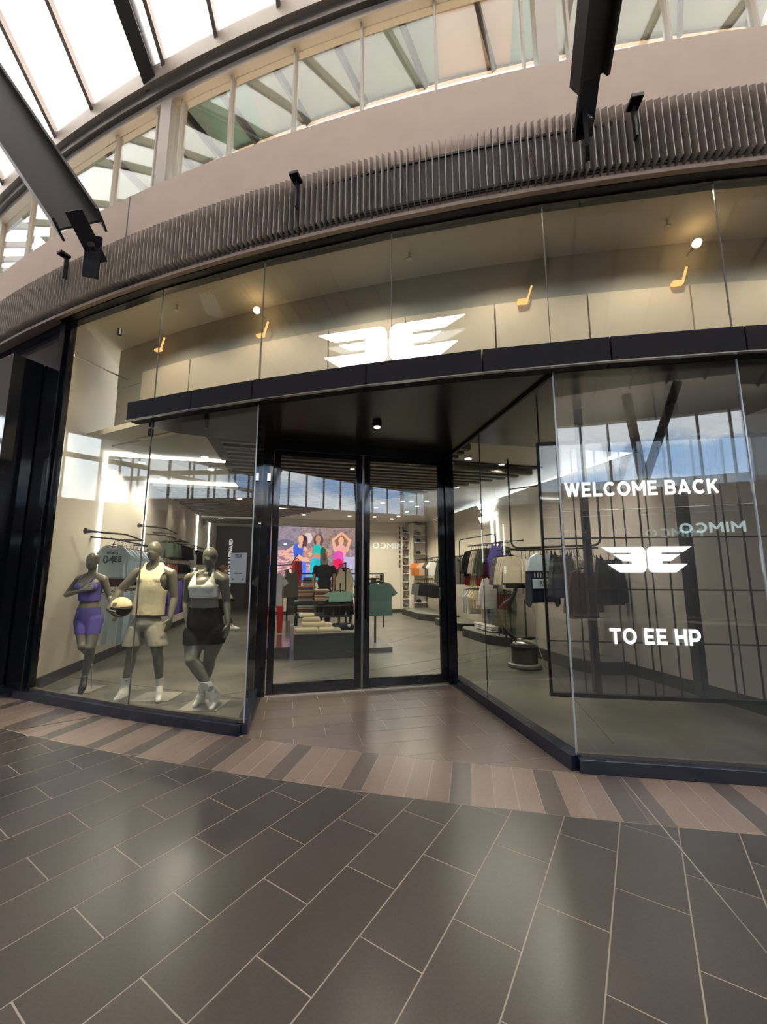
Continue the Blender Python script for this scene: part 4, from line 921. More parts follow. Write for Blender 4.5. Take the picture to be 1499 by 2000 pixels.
# ================================================================== TV WALL
tv = empty('wall_screen', tuple(S(-.2, 10.3, 1.2)), 'wide bright screen on the back wall showing three women in sportswear by rocks', 'screen')
TA0, TA1, TZ0, TZ1 = -1.88, 1.58, 1.28, 3.33
build('bezel', MB().sbox(TA0 - .02, TA1 + .02, 10.24, 10.30, TZ0 - .02, TZ1 + .02), M_blackm, tv)
NX, NY = 240, 142
rng = np.random.RandomState(3)
def vnoise(w, h):
    g = rng.rand(h + 2, w + 2); yy = np.linspace(0, h, NY); xx = np.linspace(0, w, NX); y0 = yy.astype(int); x0 = xx.astype(int); fy = (yy - y0)[:, None]; fx = (xx - x0)[None, :]
    fy = fy * fy * (3 - 2 * fy); fx = fx * fx * (3 - 2 * fx)
    return (g[y0][:, x0] * (1 - fx) + g[y0][:, x0 + 1] * fx) * (1 - fy) + (g[y0 + 1][:, x0] * (1 - fx) + g[y0 + 1][:, x0 + 1] * fx) * fy
n1 = vnoise(8, 5); n2 = vnoise(24, 16); n3 = vnoise(70, 42); n4 = vnoise(30, 60)
# picture coordinates: x 225..842, y 288 (top) ..635 (bottom) in a close-up of the screen
X = np.linspace(225, 842, NX)[None, :].repeat(NY, 0); Y = np.linspace(635, 288, NY)[:, None].repeat(NX, 1)
img = np.zeros((NY, NX, 3))
def mixc(mask, c): 
    global img
    m = np.clip(mask, 0, 1)[..., None]; img = img * (1 - m) + np.array(c) * m
base = .35 + .5 * n2 * .6 + .4 * (n3 - .5)
img[:] = base[..., None] * np.array([.62, .42, .44])
mixc(((Y > 430) & (X < 480)) * (.4 + .6 * (n4 > .45)), (.78, .42, .44)); mixc((Y > 430) * (X < 480) * (n4 < .35) * .8, (.30, .12, .14))
mixc((X < 400) * (Y < 430) * .7 * (n1 * .6 + .4), (.26, .24, .36)); mixc((((X - 300) / 60) ** 2 + ((Y - 400) / 30) ** 2 < 1) * .6, (.10, .09, .14)); mixc((((X - 298) / 12) ** 2 + ((Y - 404) / 7) ** 2 < 1), (.95, .9, .95))
mixc((((X - 450) / 30) ** 2 + ((Y - 360) / 35) ** 2 < 1) * .8, (.85, .62, .62)); mixc((X > 560) * (Y < 400) * (n3 > .45) * .7, (.34, .20, .14))
mixc((X > 690) * (Y > 480) * .8, (.55, .50, .72)); mixc((Y > 560) * (X > 420) * .5, (.25, .22, .32))
def capm(x0, y0, x1, y1, r0, r1=None):
    r1 = r0 if r1 is None else r1; dx_, dy_ = x1 - x0, y1 - y0; L = dx_ * dx_ + dy_ * dy_ + 1e-6; t = np.clip(((X - x0) * dx_ + (Y - y0) * dy_) / L, 0, 1)
    d = np.hypot(X - x0 - t * dx_, Y - y0 - t * dy_); return (d < r0 + (r1 - r0) * t) * 1.0
def ellm(x, y, a, b): return (((X - x) / a) ** 2 + ((Y - y) / b) ** 2 < 1) * 1.0
SK = (.85, .42, .28); SK2 = (.55, .26, .18)
# first woman
mixc(ellm(420, 385, 28, 45), (.07, .03, .04)); mixc(ellm(402, 368, 17, 26), SK); mixc(capm(402, 395, 398, 415, 12), SK)
mixc(capm(362, 418, 290, 462, 11, 9), SK); mixc(capm(290, 462, 365, 518, 9, 8), SK); mixc(capm(430, 425, 470, 470, 10, 8), SK); mixc(capm(470, 470, 440, 510, 8), SK)
mixc(capm(385, 430, 390, 485, 34, 30), (.05, .13, .62)); mixc(capm(393, 500, 393, 515, 28, 30), SK); mixc(capm(375, 540, 368, 640, 28, 24), (.08, .22, .85)); mixc(capm(415, 540, 420, 640, 28, 24), (.08, .20, .80)); mixc(ellm(398, 412, 14, 14), SK)
# second woman
mixc(ellm(522, 375, 34, 42), (.10, .05, .04)); mixc(ellm(520, 365, 18, 27), SK2); mixc(capm(520, 390, 520, 408, 12), SK2)
mixc(capm(486, 425, 425, 465, 11, 9), SK2); mixc(capm(425, 465, 475, 498, 9, 8), SK2); mixc(capm(555, 425, 610, 450, 11, 9), SK2); mixc(capm(610, 450, 560, 500, 9, 8), SK2)
mixc(capm(514, 430, 512, 470, 30, 26), (.02, .46, .45)); mixc(capm(512, 484, 512, 488, 26), SK2); mixc(capm(500, 520, 488, 640, 30, 22), (.02, .50, .58)); mixc(capm(530, 520, 520, 640, 24, 16), (.02, .40, .48))
mixc(capm(556, 440, 575, 640, 20, 38) , (.015, .10, .075))
# third woman
mixc(ellm(682, 385, 42, 42), (.30, .14, .08)); mixc(ellm(680, 375, 19, 28), SK); mixc(capm(680, 400, 680, 420, 12), SK)
mixc(capm(640, 435, 622, 370, 12, 9), SK); mixc(capm(622, 370, 680, 325, 9, 8), SK); mixc(capm(722, 435, 742, 372, 12, 9), SK); mixc(capm(742, 372, 690, 325, 9, 8), SK)
mixc(capm(680, 440, 680, 450, 40, 38), (.85, .36, .36)); mixc(capm(664, 480, 672, 500, 38, 30), (.75, .08, .42)); mixc(capm(662, 530, 664, 555, 36, 38), (.85, .01, .10)); mixc(capm(645, 590, 640, 640, 24), (.03, .02, .03)); mixc(capm(685, 590, 690, 640, 24), (.03, .02, .03)); mixc(capm(628, 540, 622, 590, 5), (.7, .08, .35))
# plain rocky rest on the right
vs = []; fs = []
for j in range(NY):
    for i in range(NX): vs.append(tuple(S(TA0 + (TA1 - TA0) * i / (NX - 1), 10.235, TZ0 + (TZ1 - TZ0) * j / (NY - 1)) ))
for j in range(NY - 1):
    for i in range(NX - 1): k = j * NX + i; fs.append((k, k + 1, k + NX + 1, k + NX))
pm = bpy.data.meshes.new('picture'); pm.from_pydata(vs, [], fs); ca = pm.color_attributes.new('Col', 'FLOAT_COLOR', 'POINT')
arr = np.ones((NX * NY, 4), dtype=np.float32); arr[:, :3] = img.reshape(-1, 3); ca.data.foreach_set('color', arr.ravel())
m = bpy.data.materials.new('screen_picture'); m.use_nodes = True; t = m.node_tree; t.nodes.clear(); o_ = t.nodes.new('ShaderNodeOutputMaterial'); e_ = t.nodes.new('ShaderNodeEmission'); e_.inputs[1].default_value = 1.35
at_ = t.nodes.new('ShaderNodeAttribute'); at_.attribute_name = 'Col'; t.links.new(at_.outputs['Color'], e_.inputs[0]); t.links.new(e_.outputs[0], o_.inputs[0])
o = bpy.data.objects.new('picture', pm); COL.objects.link(o); pm.materials.append(m); o.parent = tv; o.location = -wloc(tv)

# ================================================================== CAP SHELVES in the far right corner
cw = empty('cap_wall', tuple(S(3.7, 10.0, 0)), 'white slatted wall unit with shelves for caps in the far right corner', 'shelving')
build('back_board', MB().sbox(3.50, 4.08, 9.92, 10.02, .1, 3.55), M_shelf, cw); build('side_board', MB().sbox(3.44, 3.50, 9.70, 10.28, .1, 3.55), M_shelf, cw)
build('plinth', MB().sbox(3.44, 4.08, 9.72, 10.02, 0, .1), M_shelf, cw)
k = 0
for j in range(34):
    z = .18 + j * .10
    build('slat', MB().sbox(3.51, 4.07, 9.905, 9.92, z, z + .07), M_shelf, cw)
def cap(p, col, label, grp):
    e = empty('cap', tuple(p), label, 'cap', grp)
    build('crown', MB().lathe([(.095, 0), (.098, .04), (.085, .085), (.05, .115), (.01, .12)], p, 14), col, e, smooth=True)
    q = p + Vector((0, -.12, .012)); build('brim', MB().lathe([(.075, 0), (.07, .012)], q, 14), col, e)
ROWN = ['lowest', 'second lowest', 'third lowest', 'fourth lowest', 'middle', 'fourth highest', 'third highest', 'second highest', 'highest']
for i, y in enumerate((1173, 1140, 1118, 1102, 1079, 1056, 1042, 1024)):
    z = at_plane(812, y + 3, S(3.5, 9.8), S(4.1, 9.8)).z
    build('shelf', MB().sbox(3.52, 4.02, 9.64, 9.91, z - .03, z), M_white, cw)
    cap(S(3.72, 9.76, z), CLOTH['black'] if i < 6 else CLOTH['grey'], 'dark cap on the %s shelf of the cap wall' % ROWN[i], 'caps on the cap wall')
# narrow column of cubbies with shoes, and small wall blocks
cb = empty('shoe_column', tuple(S(3.3, 10.1, 0)), 'narrow tall white cubby column with shoes and bottles left of the cap wall', 'shelving')
build('back', MB().sbox(3.12, 3.44, 10.24, 10.29, .12, 3.5), M_shelf, cb); build('side', MB().sbox(3.10, 3.13, 10.0, 10.29, .12, 3.5).sbox(3.41, 3.44, 10.0, 10.29, .12, 3.5), M_shelf, cb)
for i in range(10):
    z = .2 + i * .33; build('shelf', MB().sbox(3.13, 3.41, 10.0, 10.24, z, z + .025), M_shelf, cb)
    mm = MB().ell(S(3.27, 10.1, z + .07), (.10, .05, .045)).ell(S(3.22, 10.1, z + .11), (.05, .045, .05))
    build('shoe', mm, CLOTH['brown' if i % 3 else 'grey'], smooth=True, label='dark shoe on the %s cubby of the narrow column' % (['bottom', 'second', 'third', 'fourth', 'fifth', 'sixth', 'seventh', 'eighth', 'ninth', 'top'][i]), cat='shoe', group='shoes in the narrow column')
for i in range(9):
    y = 1034 + i * 9.3; p = at_plane(784, y, S(0, 10.25), S(4, 10.25))
    build('wall_peg', MB().box(p.x - .09, p.x + .09, p.y - .06, p.y, p.z, p.z + .11), CLOTH['brown'], label='small dark item in a column on the back wall', cat='accessory', group='small dark items on the back wall', bevel=.01)
build('sensor', MB().box(-3.62 + 0, -3.4, 15, 15.1, 3.55, 3.6), M_blackm, label='small dark vent near the light line', cat='vent') if False else None

# ================================================================== CENTRE OF THE SHOP
M_table = mat('dark_green_table', (.030, .036, .032), .35); M_ttop = mat('pale_table_top', (.42, .40, .34), .3); M_bench = mat('glossy_brown_bench', (.085, .060, .050), .14)
e = empty('display_table', tuple(S(-.3, 2.0)), 'low dark green display block with a pale top in the middle of the shop', 'table')
build('block', MB().sbox(-1.15, -.02, 2.02, 3.1, .002, .44), M_table, e, bevel=.004); build('top', MB().sbox(-1.16, -.01, 2.0, 3.12, .44, .46), M_ttop, e); 
e = empty('display_bench', tuple(S(-1.7, 2.3)), 'long low glossy brown bench to the left of the display block', 'bench')
build('deck', MB().sbox(-1.98, -1.22, 2.2, 6.4, .16, .20), M_bench, e, bevel=.004); build('base', MB().sbox(-1.94, -1.26, 2.25, 6.3, .0, .16), M_bench, e)
e = empty('tiered_table', tuple(S(-.2, 3.5)), 'taller dark tiered table behind the display block', 'table')
build('tier', MB().sbox(-1.15, .06, 3.2, 3.95, .88, .93), M_table, e); build('tier', MB().sbox(-1.15, .06, 3.2, 3.95, .60, .64), M_table, e)
build('leg', MB().sbox(-1.13, -1.08, 3.22, 3.27, 0, .9), M_blackm, e); build('leg', MB().sbox(.0, .05, 3.22, 3.27, 0, .9), M_blackm, e); build('leg', MB().sbox(-1.13, -1.08, 3.88, 3.93, 0, .9), M_blackm, e); build('leg', MB().sbox(.0, .05, 3.88, 3.93, 0, .9), M_blackm, e)
def folded(a, b, z, w, d, col, label, grp, rz=0, h=.05, cat='folded garment'):
    mb = MB(); mb.sbox(a - w / 2, a + w / 2, b - d / 2, b + d / 2, z, z + h)
    return build('folded_garment', mb, CLOTH[col], bevel=h * .42, label=label, cat=cat, group=grp, smooth=False)
random.seed(5)
# beige heap on the display block
for i, (a, b, z, w, d, h) in enumerate(((-.94, 2.2, .46, .42, .30, .07), (-.52, 2.22, .46, .40, .30, .065), (-.80, 2.45, .53, .46, .30, .08), (-.62, 2.45, .53, .34, .28, .05), (-.84, 2.55, .61, .34, .26, .07), (-.92, 2.7, .68, .30, .24, .06))):
    folded(a, b, z, w, d, 'cream', ['cream folded pants at the front left of the block', 'cream folded pants at the front right of the heap', 'thick cream folded sweatshirt on top of the front pants', 'cream folded top on the right of the heap', 'rolled cream garment near the top of the heap', 'cream folded garment crowning the heap'][i], 'cream folded clothes on the block', h=h)
e_ = folded(-.24, 2.4, .46, .40, .40, 'black', 'black folded garment on the right of the display block', None, h=.10); 
build('paper_tag', MB().ell(S(-.15, 2.19, .55), (.035, .012, .028)), M_white, label='small round white tag on the black folded garment', cat='tag')
ORD = ['bottom', 'second', 'third', 'fourth', 'fifth', 'sixth', 'seventh', 'eighth', 'ninth', 'tenth']
cols = ['stone', 'tan', 'brown', 'tan', 'peach', 'rust', 'sand', 'brown', 'rust', 'cream']
for s_ in range(2):
    for i in range(9 - s_ * 2):
        folded(-.93 + s_ * .34, 3.4, .93 + i * .036 - (.0 if s_ else .0), .32, .28, cols[(i + s_ * 3) % 10], '%s folded tee, %s from below in the %s stack on the tiered table' % (cols[(i + s_ * 3) % 10], ORD[i], 'left' if s_ == 0 else 'right'), 'striped stack of tees, %s' % ('left' if s_ == 0 else 'right'), h=.034)
for i in range(5): folded(-.93, 3.35, .64 + i * .045, .34, .3, ['brown', 'stone', 'brown', 'tan', 'stone'][i], '%s folded garment, %s from below on the lower tier' % (['brown', 'stone', 'brown', 'tan', 'stone'][i], ORD[i]), 'stack on the lower tier', h=.042)
for i in range(3): folded(-.15, 3.5, .93 + i * .04, .38, .28, 'navy' if i else 'black', 'dark folded garment on the right of the tiered table, %s from below' % ORD[i], 'navy folded clothes on the tiered table', h=.038)
for i in range(6): folded(-.62, 8.2, 1.0 + i * .07, .42, .3, ['stone', 'brown', 'stone', 'brown', 'navy', 'denim'][i], 'folded garment in the far stack under the wall screen, %s from below' % ORD[i], 'far stack under the wall screen', h=.06)
e = empty('rear_table', tuple(S(-.6, 8.2)), 'far pale table below the wall screen', 'table'); build('top', MB().sbox(-1.4, .9, 7.9, 8.6, .95, 1.0), M_ttop, e); build('leg', MB().sbox(-1.35, -1.3, 8.2, 8.25, 0, .95), M_blackm, e); build('leg', MB().sbox(.8, .85, 8.2, 8.25, 0, .95), M_blackm, e); build('front_panel', MB().sbox(-1.3, .8, 8.3, 8.33, .2, .95), M_table, e)
# hangers with mint top and black shorts
e, g = garment('crop_tee', 'mint', S(-.24, 2.9, 1.18), SA, 'mint green top draped wide on a black hanger over the display block', None, .06, 1.1)
g.scale = (1, 1, .42)
e = empty('garment_stand', tuple(S(-.24, 2.9)), 'thin black stand holding the mint green top', 'clothes rail'); build('pole', MB().tube([S(-.24, 2.93, .46), S(-.24, 2.93, 1.32)], .012, 8), M_blackm, e); build('base_plate', MB().sbox(-.34, -.12, 2.85, 3.0, .46, .47), M_blackm, e)
for i, a in enumerate((-.36, -.10)): garment('shorts', 'black', S(a, 3.05, 1.02), SA, 'pair of black shorts under the mint top, %s' % ('left' if i == 0 else 'right'), None, .05, .8)
rack(.05, 4.3, 5.5, 1.78, [('tank', 'cream', 3, 'cream top'), ('tank', 'brown', 3, 'dark brown top'), ('tank', 'black', 4, 'black top')], 'on the mid floor rack in front of the wall screen', post=True)
e = empty('clothes_rail', tuple(S(-.2, 6.0, 1.6)), 'wide black double rail below the wall screen', 'clothes rail')
build('rail_bar', MB().tube([S(-1.1, 6.0, 1.52), S(1.4, 6.0, 1.52)], .016, 8), M_blackm, e)
for a in (-1.1, 1.4): build('post', MB().tube([S(a, 6.0, 0), S(a, 6.0, 1.52)], .016, 8), M_blackm, e)
for i in range(9):
    garment('tank' if i % 2 else 'tee', 'black' if i % 3 else 'brown', S(-.2 + i * .16, 6.0, 1.405), SA + 1.2, 'dark top on the wide rail below the wall screen', 'dark tops on the wide rail', .04)
# white blouse on the slim stand at the left, scarlet piece behind
e = empty('garment_stand', tuple(S(-1.63, 2.2)), 'slim black stand at the left of the doorway view carrying a white blouse', 'clothes rail')
build('pole', MB().tube([S(-1.66, 2.3, .2), S(-1.66, 2.3, 1.72)], .013, 8), M_blackm, e); build('cross_arm', MB().tube([S(-1.66, 2.3, 1.66), S(-1.25, 3.05, 1.70), S(-1.12, 3.65, 1.93)], .01, 8), M_blackm, e); build('finial', MB().lathe([(.012, 0), (.02, .03), (.006, .06)], tuple(S(-1.66, 2.3, 1.72)), 8), M_blackm, e); build('hook_cap', MB().ell(S(-1.66, 2.3, 1.62), (.10, .04, .05)), M_blackm, e, smooth=True)
garment('tee', 'white', S(-1.62, 2.36, 1.56), SA, 'white short sleeved blouse on the slim stand', None, .09, 1.0)
garment('tank', 'camo', S(-1.25, 3.0, 1.62), SA + .6, 'patterned camouflage top behind the white blouse', None, .08, .9)
garment('leggings', 'scarlet', S(-1.12, 3.6, 1.85), SA + .9, 'scarlet one piece hanging in front of the wall screen', None, .10, .85)
garment('pants', 'scarlet', S(-1.55, 3.9, 1.05), SA, 'scarlet pants low behind the white blouse', None, .08, .8)
# green tee rack
e = empty('tee_rack', tuple(S(.45, 2.9)), 'single post rack with a dark square base carrying sage green tees', 'clothes rail')
build('base_plate', MB().sbox(.14, .74, 2.38, 3.85, 0.002, .09), mat('rack_base', (.07, .07, .065), .4), e, bevel=.004); build('post', MB().sbox(.50, .54, 2.98, 3.02, .08, 1.42), M_dsteel, e)
build('cross_arm', MB().sbox(.12, .54, 2.98, 3.01, 1.38, 1.42).sbox(.50, .53, 2.4, 3.4, 1.40, 1.43), M_blackm, e); build('end_stop', MB().sbox(.49, .54, 2.38, 2.41, 1.38, 1.50), M_blackm, e)
for i in range(5): garment('crop_tee' if i else 'tee', 'sage', S(.52, 2.46 + i * .12, 1.36), SA + random.uniform(-.08, .08), 'sage green tee hanging on the single post rack', 'sage green tees on the single post rack', .05, 1.05)

# ================================================================== FLOOR POLISHER
p = S(2.52, .62, 0.002); e = empty('floor_polisher', tuple(p), 'grey and black floor polishing machine with a long bent handle, near the right platform', 'cleaning machine')
build('brush_skirt', MB().lathe([(.25, 0), (.265, .02), (.265, .06), (.24, .075)], p, 28), mat('polisher_grey', (.12, .115, .105), .45), e, smooth=False)
build('drum', MB().lathe([(.20, .06), (.205, .10), (.205, .30), (.22, .31), (.22, .345), (.16, .36)], p, 28), M_blackm, e); build('brush', MB().lathe([(.22, 0), (.22, .03)], p, 24), CLOTH['grey'], e)
build('motor_cover', MB().ell(p + Vector((0.0, 0, .37)), (.19, .15, .07)).ell(p + Vector((-.06, -.02, .42)), (.07, .06, .05)), mat('chrome_cover', (.35, .33, .30), .22, metal=.8), e, smooth=True)
build('handle', bent([p + Vector((-.06, .03, .38)), p + Vector((-.34, .04, .62)), p + Vector((-.38, .05, .95)), p + Vector((-.10, .05, 1.12)), p + Vector((-.08, .05, 1.28))], .032, .14), M_dsteel, e, smooth=True)
build('control_head', MB().box(p.x - .26, p.x + .14, p.y - .03, p.y + .10, 1.27, 1.36), M_blackm, e, bevel=.02); build('grip', MB().tube([p + Vector((-.30, .03, 1.34)), p + Vector((-.16, .03, 1.34))], .02, 8), M_blackm, e); build('grip', MB().tube([p + Vector((.02, .03, 1.30)), p + Vector((.20, .03, 1.28))], .02, 8), M_blackm, e)
build('power_cord', bent([p + Vector((.10, .05, 1.3)), p + Vector((.22, .05, .9)), p + Vector((.24, .1, .4)), p + Vector((.36, .1, .02))], .008, .1), M_white, e)
# ================================================================== MANNEQUINS
def limb(mb, pts, rs):
    for i in range(len(pts) - 1): mb.cap(pts[i], pts[i + 1], rs[i], rs[i + 1])
    return mb
def rotz(a): return Matrix.Rotation(a, 3, 'Z')
def hand(mb, w, d, pn, sc=1.0, curl=.35, thumb=1):
    """w wrist, d direction of the fingers, pn palm normal; five separate fingers"""
    w = Vector(w); d = Vector(d).normalized(); pn = Vector(pn); pn = (pn - d * pn.dot(d)).normalized(); s_ = d.cross(pn)
    R3 = Matrix((s_, d, pn)).transposed()
    mb.cap(w - d * .01, w + d * .035, .026 * sc, .026 * sc)
    mb.ell(w + d * .058 * sc, (.041 * sc, .050 * sc, .018 * sc), R3, 14, 10)
    for k, (o, L) in enumerate(((-.030, .062), (-.010, .074), (.011, .070), (.030, .054))):
        b = w + d * .095 * sc + s_ * o * sc; m = b + (d + pn * curl * .4).normalized() * L * .5 * sc; t = m + (d + pn * curl * 1.4).normalized() * L * .5 * sc
        limb(mb, [b - d * .02, b, m, t], [.010 * sc, .0098 * sc, .0090 * sc, .0075 * sc])
    b = w + d * .035 * sc - s_ * .030 * sc * thumb; m = b + (d * .7 - s_ * .8 * thumb + pn * .2).normalized() * .035 * sc; t = m + (d * .95 - s_ * .3 * thumb + pn * .2).normalized() * .030 * sc
    limb(mb, [b, m, t], [.013 * sc, .0115 * sc, .009 * sc]); return mb
def foot(mb, ankle, heel, toe, sc=1.0):
    ankle, heel, toe = Vector(ankle), Vector(heel), Vector(toe)
    ball = heel.lerp(toe, .70)
    mb.cap(ankle, heel.lerp(ankle, .18), .037 * sc, .034 * sc); mb.cap(heel.lerp(ankle, .12), heel.lerp(toe, .45) + (ankle - heel) * .28, .033 * sc, .036 * sc)
    mb.cap(ankle.lerp(heel, .25), ball, .036 * sc, .030 * sc); mb.cap(heel, ball, .030 * sc, .033 * sc); mb.cap(ball, toe - (toe - ball) * .12, .034 * sc, .021 * sc)
    return mb
def leg(mb, hip, knee, ankle, f):
    hip, knee, ankle = Vector(hip), Vector(knee), Vector(ankle); c = knee.lerp(ankle, .30) + Vector((0, .012, 0))
    limb(mb, [hip, hip.lerp(knee, .45), knee], [.100 * f, .088 * f, .060 * f]); mb.ell(knee + Vector((0, -.012, .0)), (.054 * f, .058 * f, .06 * f))
    limb(mb, [knee, c, ankle], [.056 * f, .061 * f, .036 * f]); return mb
def arm(mb, sh, el, wr, f):
    sh, el, wr = Vector(sh), Vector(el), Vector(wr); limb(mb, [sh, sh.lerp(el, .4), el], [.060 * f, .052 * f, .040 * f]); limb(mb, [el, el.lerp(wr, .3), wr], [.040 * f, .041 * f, .026 * f]); return mb
def torso(mb, J, f, female, grow=0.0):
    P, Wt, Ch, N_ = J['pelvis'], J['waist'], J['chest'], J['neck']; sw = J['sw']; hw = J['hw']; ww = J['ww']; g = grow
    up = lambda v, d, y=0: v + Vector((0, y, d)); dn = .095 * f
    secs = [(up(P, -.13), hw * .72 + g, .085 * f + g), (up(P, -.07, .01), hw * .96 + g, .112 * f + g), (up(P, 0, .008), hw + g, .115 * f + g), (P.lerp(Wt, .55), (hw * .42 + ww * .58) + g, .102 * f + g), (Wt, ww + g, .092 * f + g),
            (Wt.lerp(Ch, .5), ww * .45 + sw * .46 + g, .100 * f + g), (up(Ch, 0), sw * .90 + g, .112 * f + g), (up(Ch, .07, .006), sw * .92 + g, .102 * f + g), (up(N_, -.07, 0), sw * .74 + g, .080 * f + g), (up(N_, -.025, 0), sw * .42 + g, .062 * f + g)]
    mb.loft(secs)
    if female:
        for s_ in (-1, 1): mb.ell(Ch + Vector((s_ * .072, -.078 * f, -.005)), (.066 + g * .7, .056 + g * .7, .060 + g * .7))
    else:
        for s_ in (-1, 1): mb.ell(Ch + Vector((s_ * .075, -.062, .03)), (.085 + g * .7, .050 + g * .7, .066))
    for s_ in (-1, 1): mb.ell(P + Vector((s_ * .07, .055, -.05)), (.085 + g, .088 + g, .10))
    L, Rr = J['shL'], J['shR']
    if grow == 0.0:
        mb.cap(L, N_ + Vector((-.03, .01, -.02)), .058 * f, .050 * f); mb.cap(Rr, N_ + Vector((.03, .01, -.02)), .058 * f, .050 * f)
    return mb
def head(mb, c, neck, f, turn=0.0, nod=0):
    M = rotz(turn); c = Vector(c)
    mb.ell(c + Vector((0, .012, .018)), (.074 * f, .094 * f, .098 * f), M, 20, 14); mb.ell(c + M @ Vector((0, -.022, -.040)), (.058 * f, .066 * f, .082 * f), M, 20, 14)
    mb.ell(c + M @ Vector((0, -.052, -.086)), (.030 * f, .028 * f, .024 * f), M); mb.ell(c + M @ Vector((0, -.084, -.022)), (.011, .014, .026), M, 10, 8)
    limb(mb, [c + Vector((0, .018, -.05)), Vector(neck) + Vector((0, .012, 0)), Vector(neck) + Vector((0, .015, -.05))], [.050 * f, .050 * f, .064 * f]); return mb
def cut(me, planes, keep=None):
    """keep what lies on the positive side of each plane (point, normal)"""
    bm = bmesh.new(); bm.from_mesh(me)
    for co, no in planes: bmesh.ops.bisect_plane(bm, geom=bm.verts[:] + bm.edges[:] + bm.faces[:], plane_co=co, plane_no=no, clear_inner=True, clear_outer=False)
    if keep: bmesh.ops.delete(bm, geom=[f for f in bm.faces if not keep(f.calc_center_median())], context='FACES')
    bmesh.ops.recalc_face_normals(bm, faces=bm.faces); m2 = bpy.data.meshes.new('cloth'); bm.to_mesh(m2); bm.free(); return m2
def puton(name, me, m, par, base, thick=.004, label=None):
    me.transform(Matrix.Translation(-base)); o = link(name, me, m, par, base, smooth=True); s_ = o.modifiers.new('solid', 'SOLIDIFY'); s_.thickness = thick; s_.offset = 1
    if label: o['label'] = label
    return o
Z = Vector((0, 0, 1))
def finish(body_mb, J, name_label, base, female, f, vox=.0078):
    me = remesh(body_mb, vox, 5); root = empty('mannequin', base, name_label, 'mannequin')
    bme = me.copy(); me.transform(Matrix.Translation(-Vector(base))); link('figure', me, M_man, root, base, smooth=True); return root, bme
def tick(par, p, m=M_blackm, s_=1):   # small curved mark on a sock
    pts_ = [(0, 0), (.014, -.006), (.052, .016), (.016, .002), (.004, .006)]; o = flat_mark('tick_mark', [(x * s_, z) for x, z in pts_], p, 0, m, par); return o

# ---- middle: male figure with the ball under his arm
Y = 5.05; g_ = lambda x, y, dy=0.0: at_y(x, y, Y + dy)
J = dict(pelvis=g_(287, 1221, .0), waist=g_(292, 1180, .0), chest=g_(300, 1137, .0), neck=g_(302, 1103, .02), shL=g_(269, 1119, .02), shR=g_(335, 1121, .02), sw=.185, hw=.150, ww=.138)
b = MB(); torso(b, J, 1.0, False); head(b, g_(301, 1076, -.02), J['neck'], 1.06, .12)
arm(b, J['shL'], g_(234, 1153, -.05), g_(213, 1190, -.20), 1.08); hand(b, g_(213, 1190, -.20), g_(238, 1212, -.16) - g_(213, 1190, -.20), (.55, .6, .75), 1.05, .5, -1)
arm(b, J['shR'], g_(341, 1168, .05), g_(333, 1206, -.06), 1.08); hand(b, g_(333, 1206, -.06), Vector((-.12, -.10, -1)), (-.9, .3, 0), 1.05, .35, 1)
leg(b, g_(271, 1232, .0), g_(258, 1274, -.05), g_(244, 1336, .03), 1.02); leg(b, g_(303, 1232, 0), g_(307, 1272, -.04), g_(312, 1335, .06), 1.02)
fa = (at_z(244, 1357, .06), at_z(225, 1367, .028)); fb = (at_z(312, 1354, .05), at_z(309, 1369, .028))
foot(b, g_(244, 1336, .03), fa[0], fa[1]); foot(b, g_(312, 1335, .06), fb[0], fb[1])
b.ell(J['pelvis'] + Vector((0, 0, -.09)), (.13, .10, .08))
root_m, bme = finish(b, J, 'grey male mannequin in cream tank and grey shorts, in the middle of the window', (J['pelvis'].x, Y, 0), False, 1)
Bm = Vector((J['pelvis'].x, Y, 0))
# tank top: a looser shell round the torso
tb = MB(); torso(tb, J, 1.0, False, .022); tb.loft([(J['pelvis'] + Vector((0, 0, -.05)), .192, .138), (J['waist'], .178, .130), (J['chest'] + Vector((0, 0, -.05)), .184, .138), (J['chest'] + Vector((0, 0, .05)), .172, .125)]); tb.cap(J['neck'] + Vector((-.07, .0, -.025)), J['chest'] + Vector((-.10, 0, .05)), .055, .09); tb.cap(J['neck'] + Vector((.07, .0, -.025)), J['chest'] + Vector((.10, 0, .05)), .055, .09)
tm = remesh(tb, .0085, 3); nk = J['neck']; hem = g_(290, 1214).z
def keep_tank(c):
    dx_ = c.x - nk.x; 
    if math.hypot(dx_ / .075, (c.z - (nk.z - .005)) / .075) < 1 and c.z > nk.z - .09: return False
    if c.z > nk.z + .03: return False
    for sh in (J['shL'], J['shR']):
        if ((c.x - sh.x - (.015 if sh.x > nk.x else -.015)) / .085) ** 2 + ((c.z - (sh.z - .06)) / .17) ** 2 < 1: return False
    return True
tm = cut(tm, [((0, 0, hem), (.03, 0, 1))], keep_tank); puton('tank_top', tm, M_cream, root_m, Bm, .004, 'loose cream tank top')
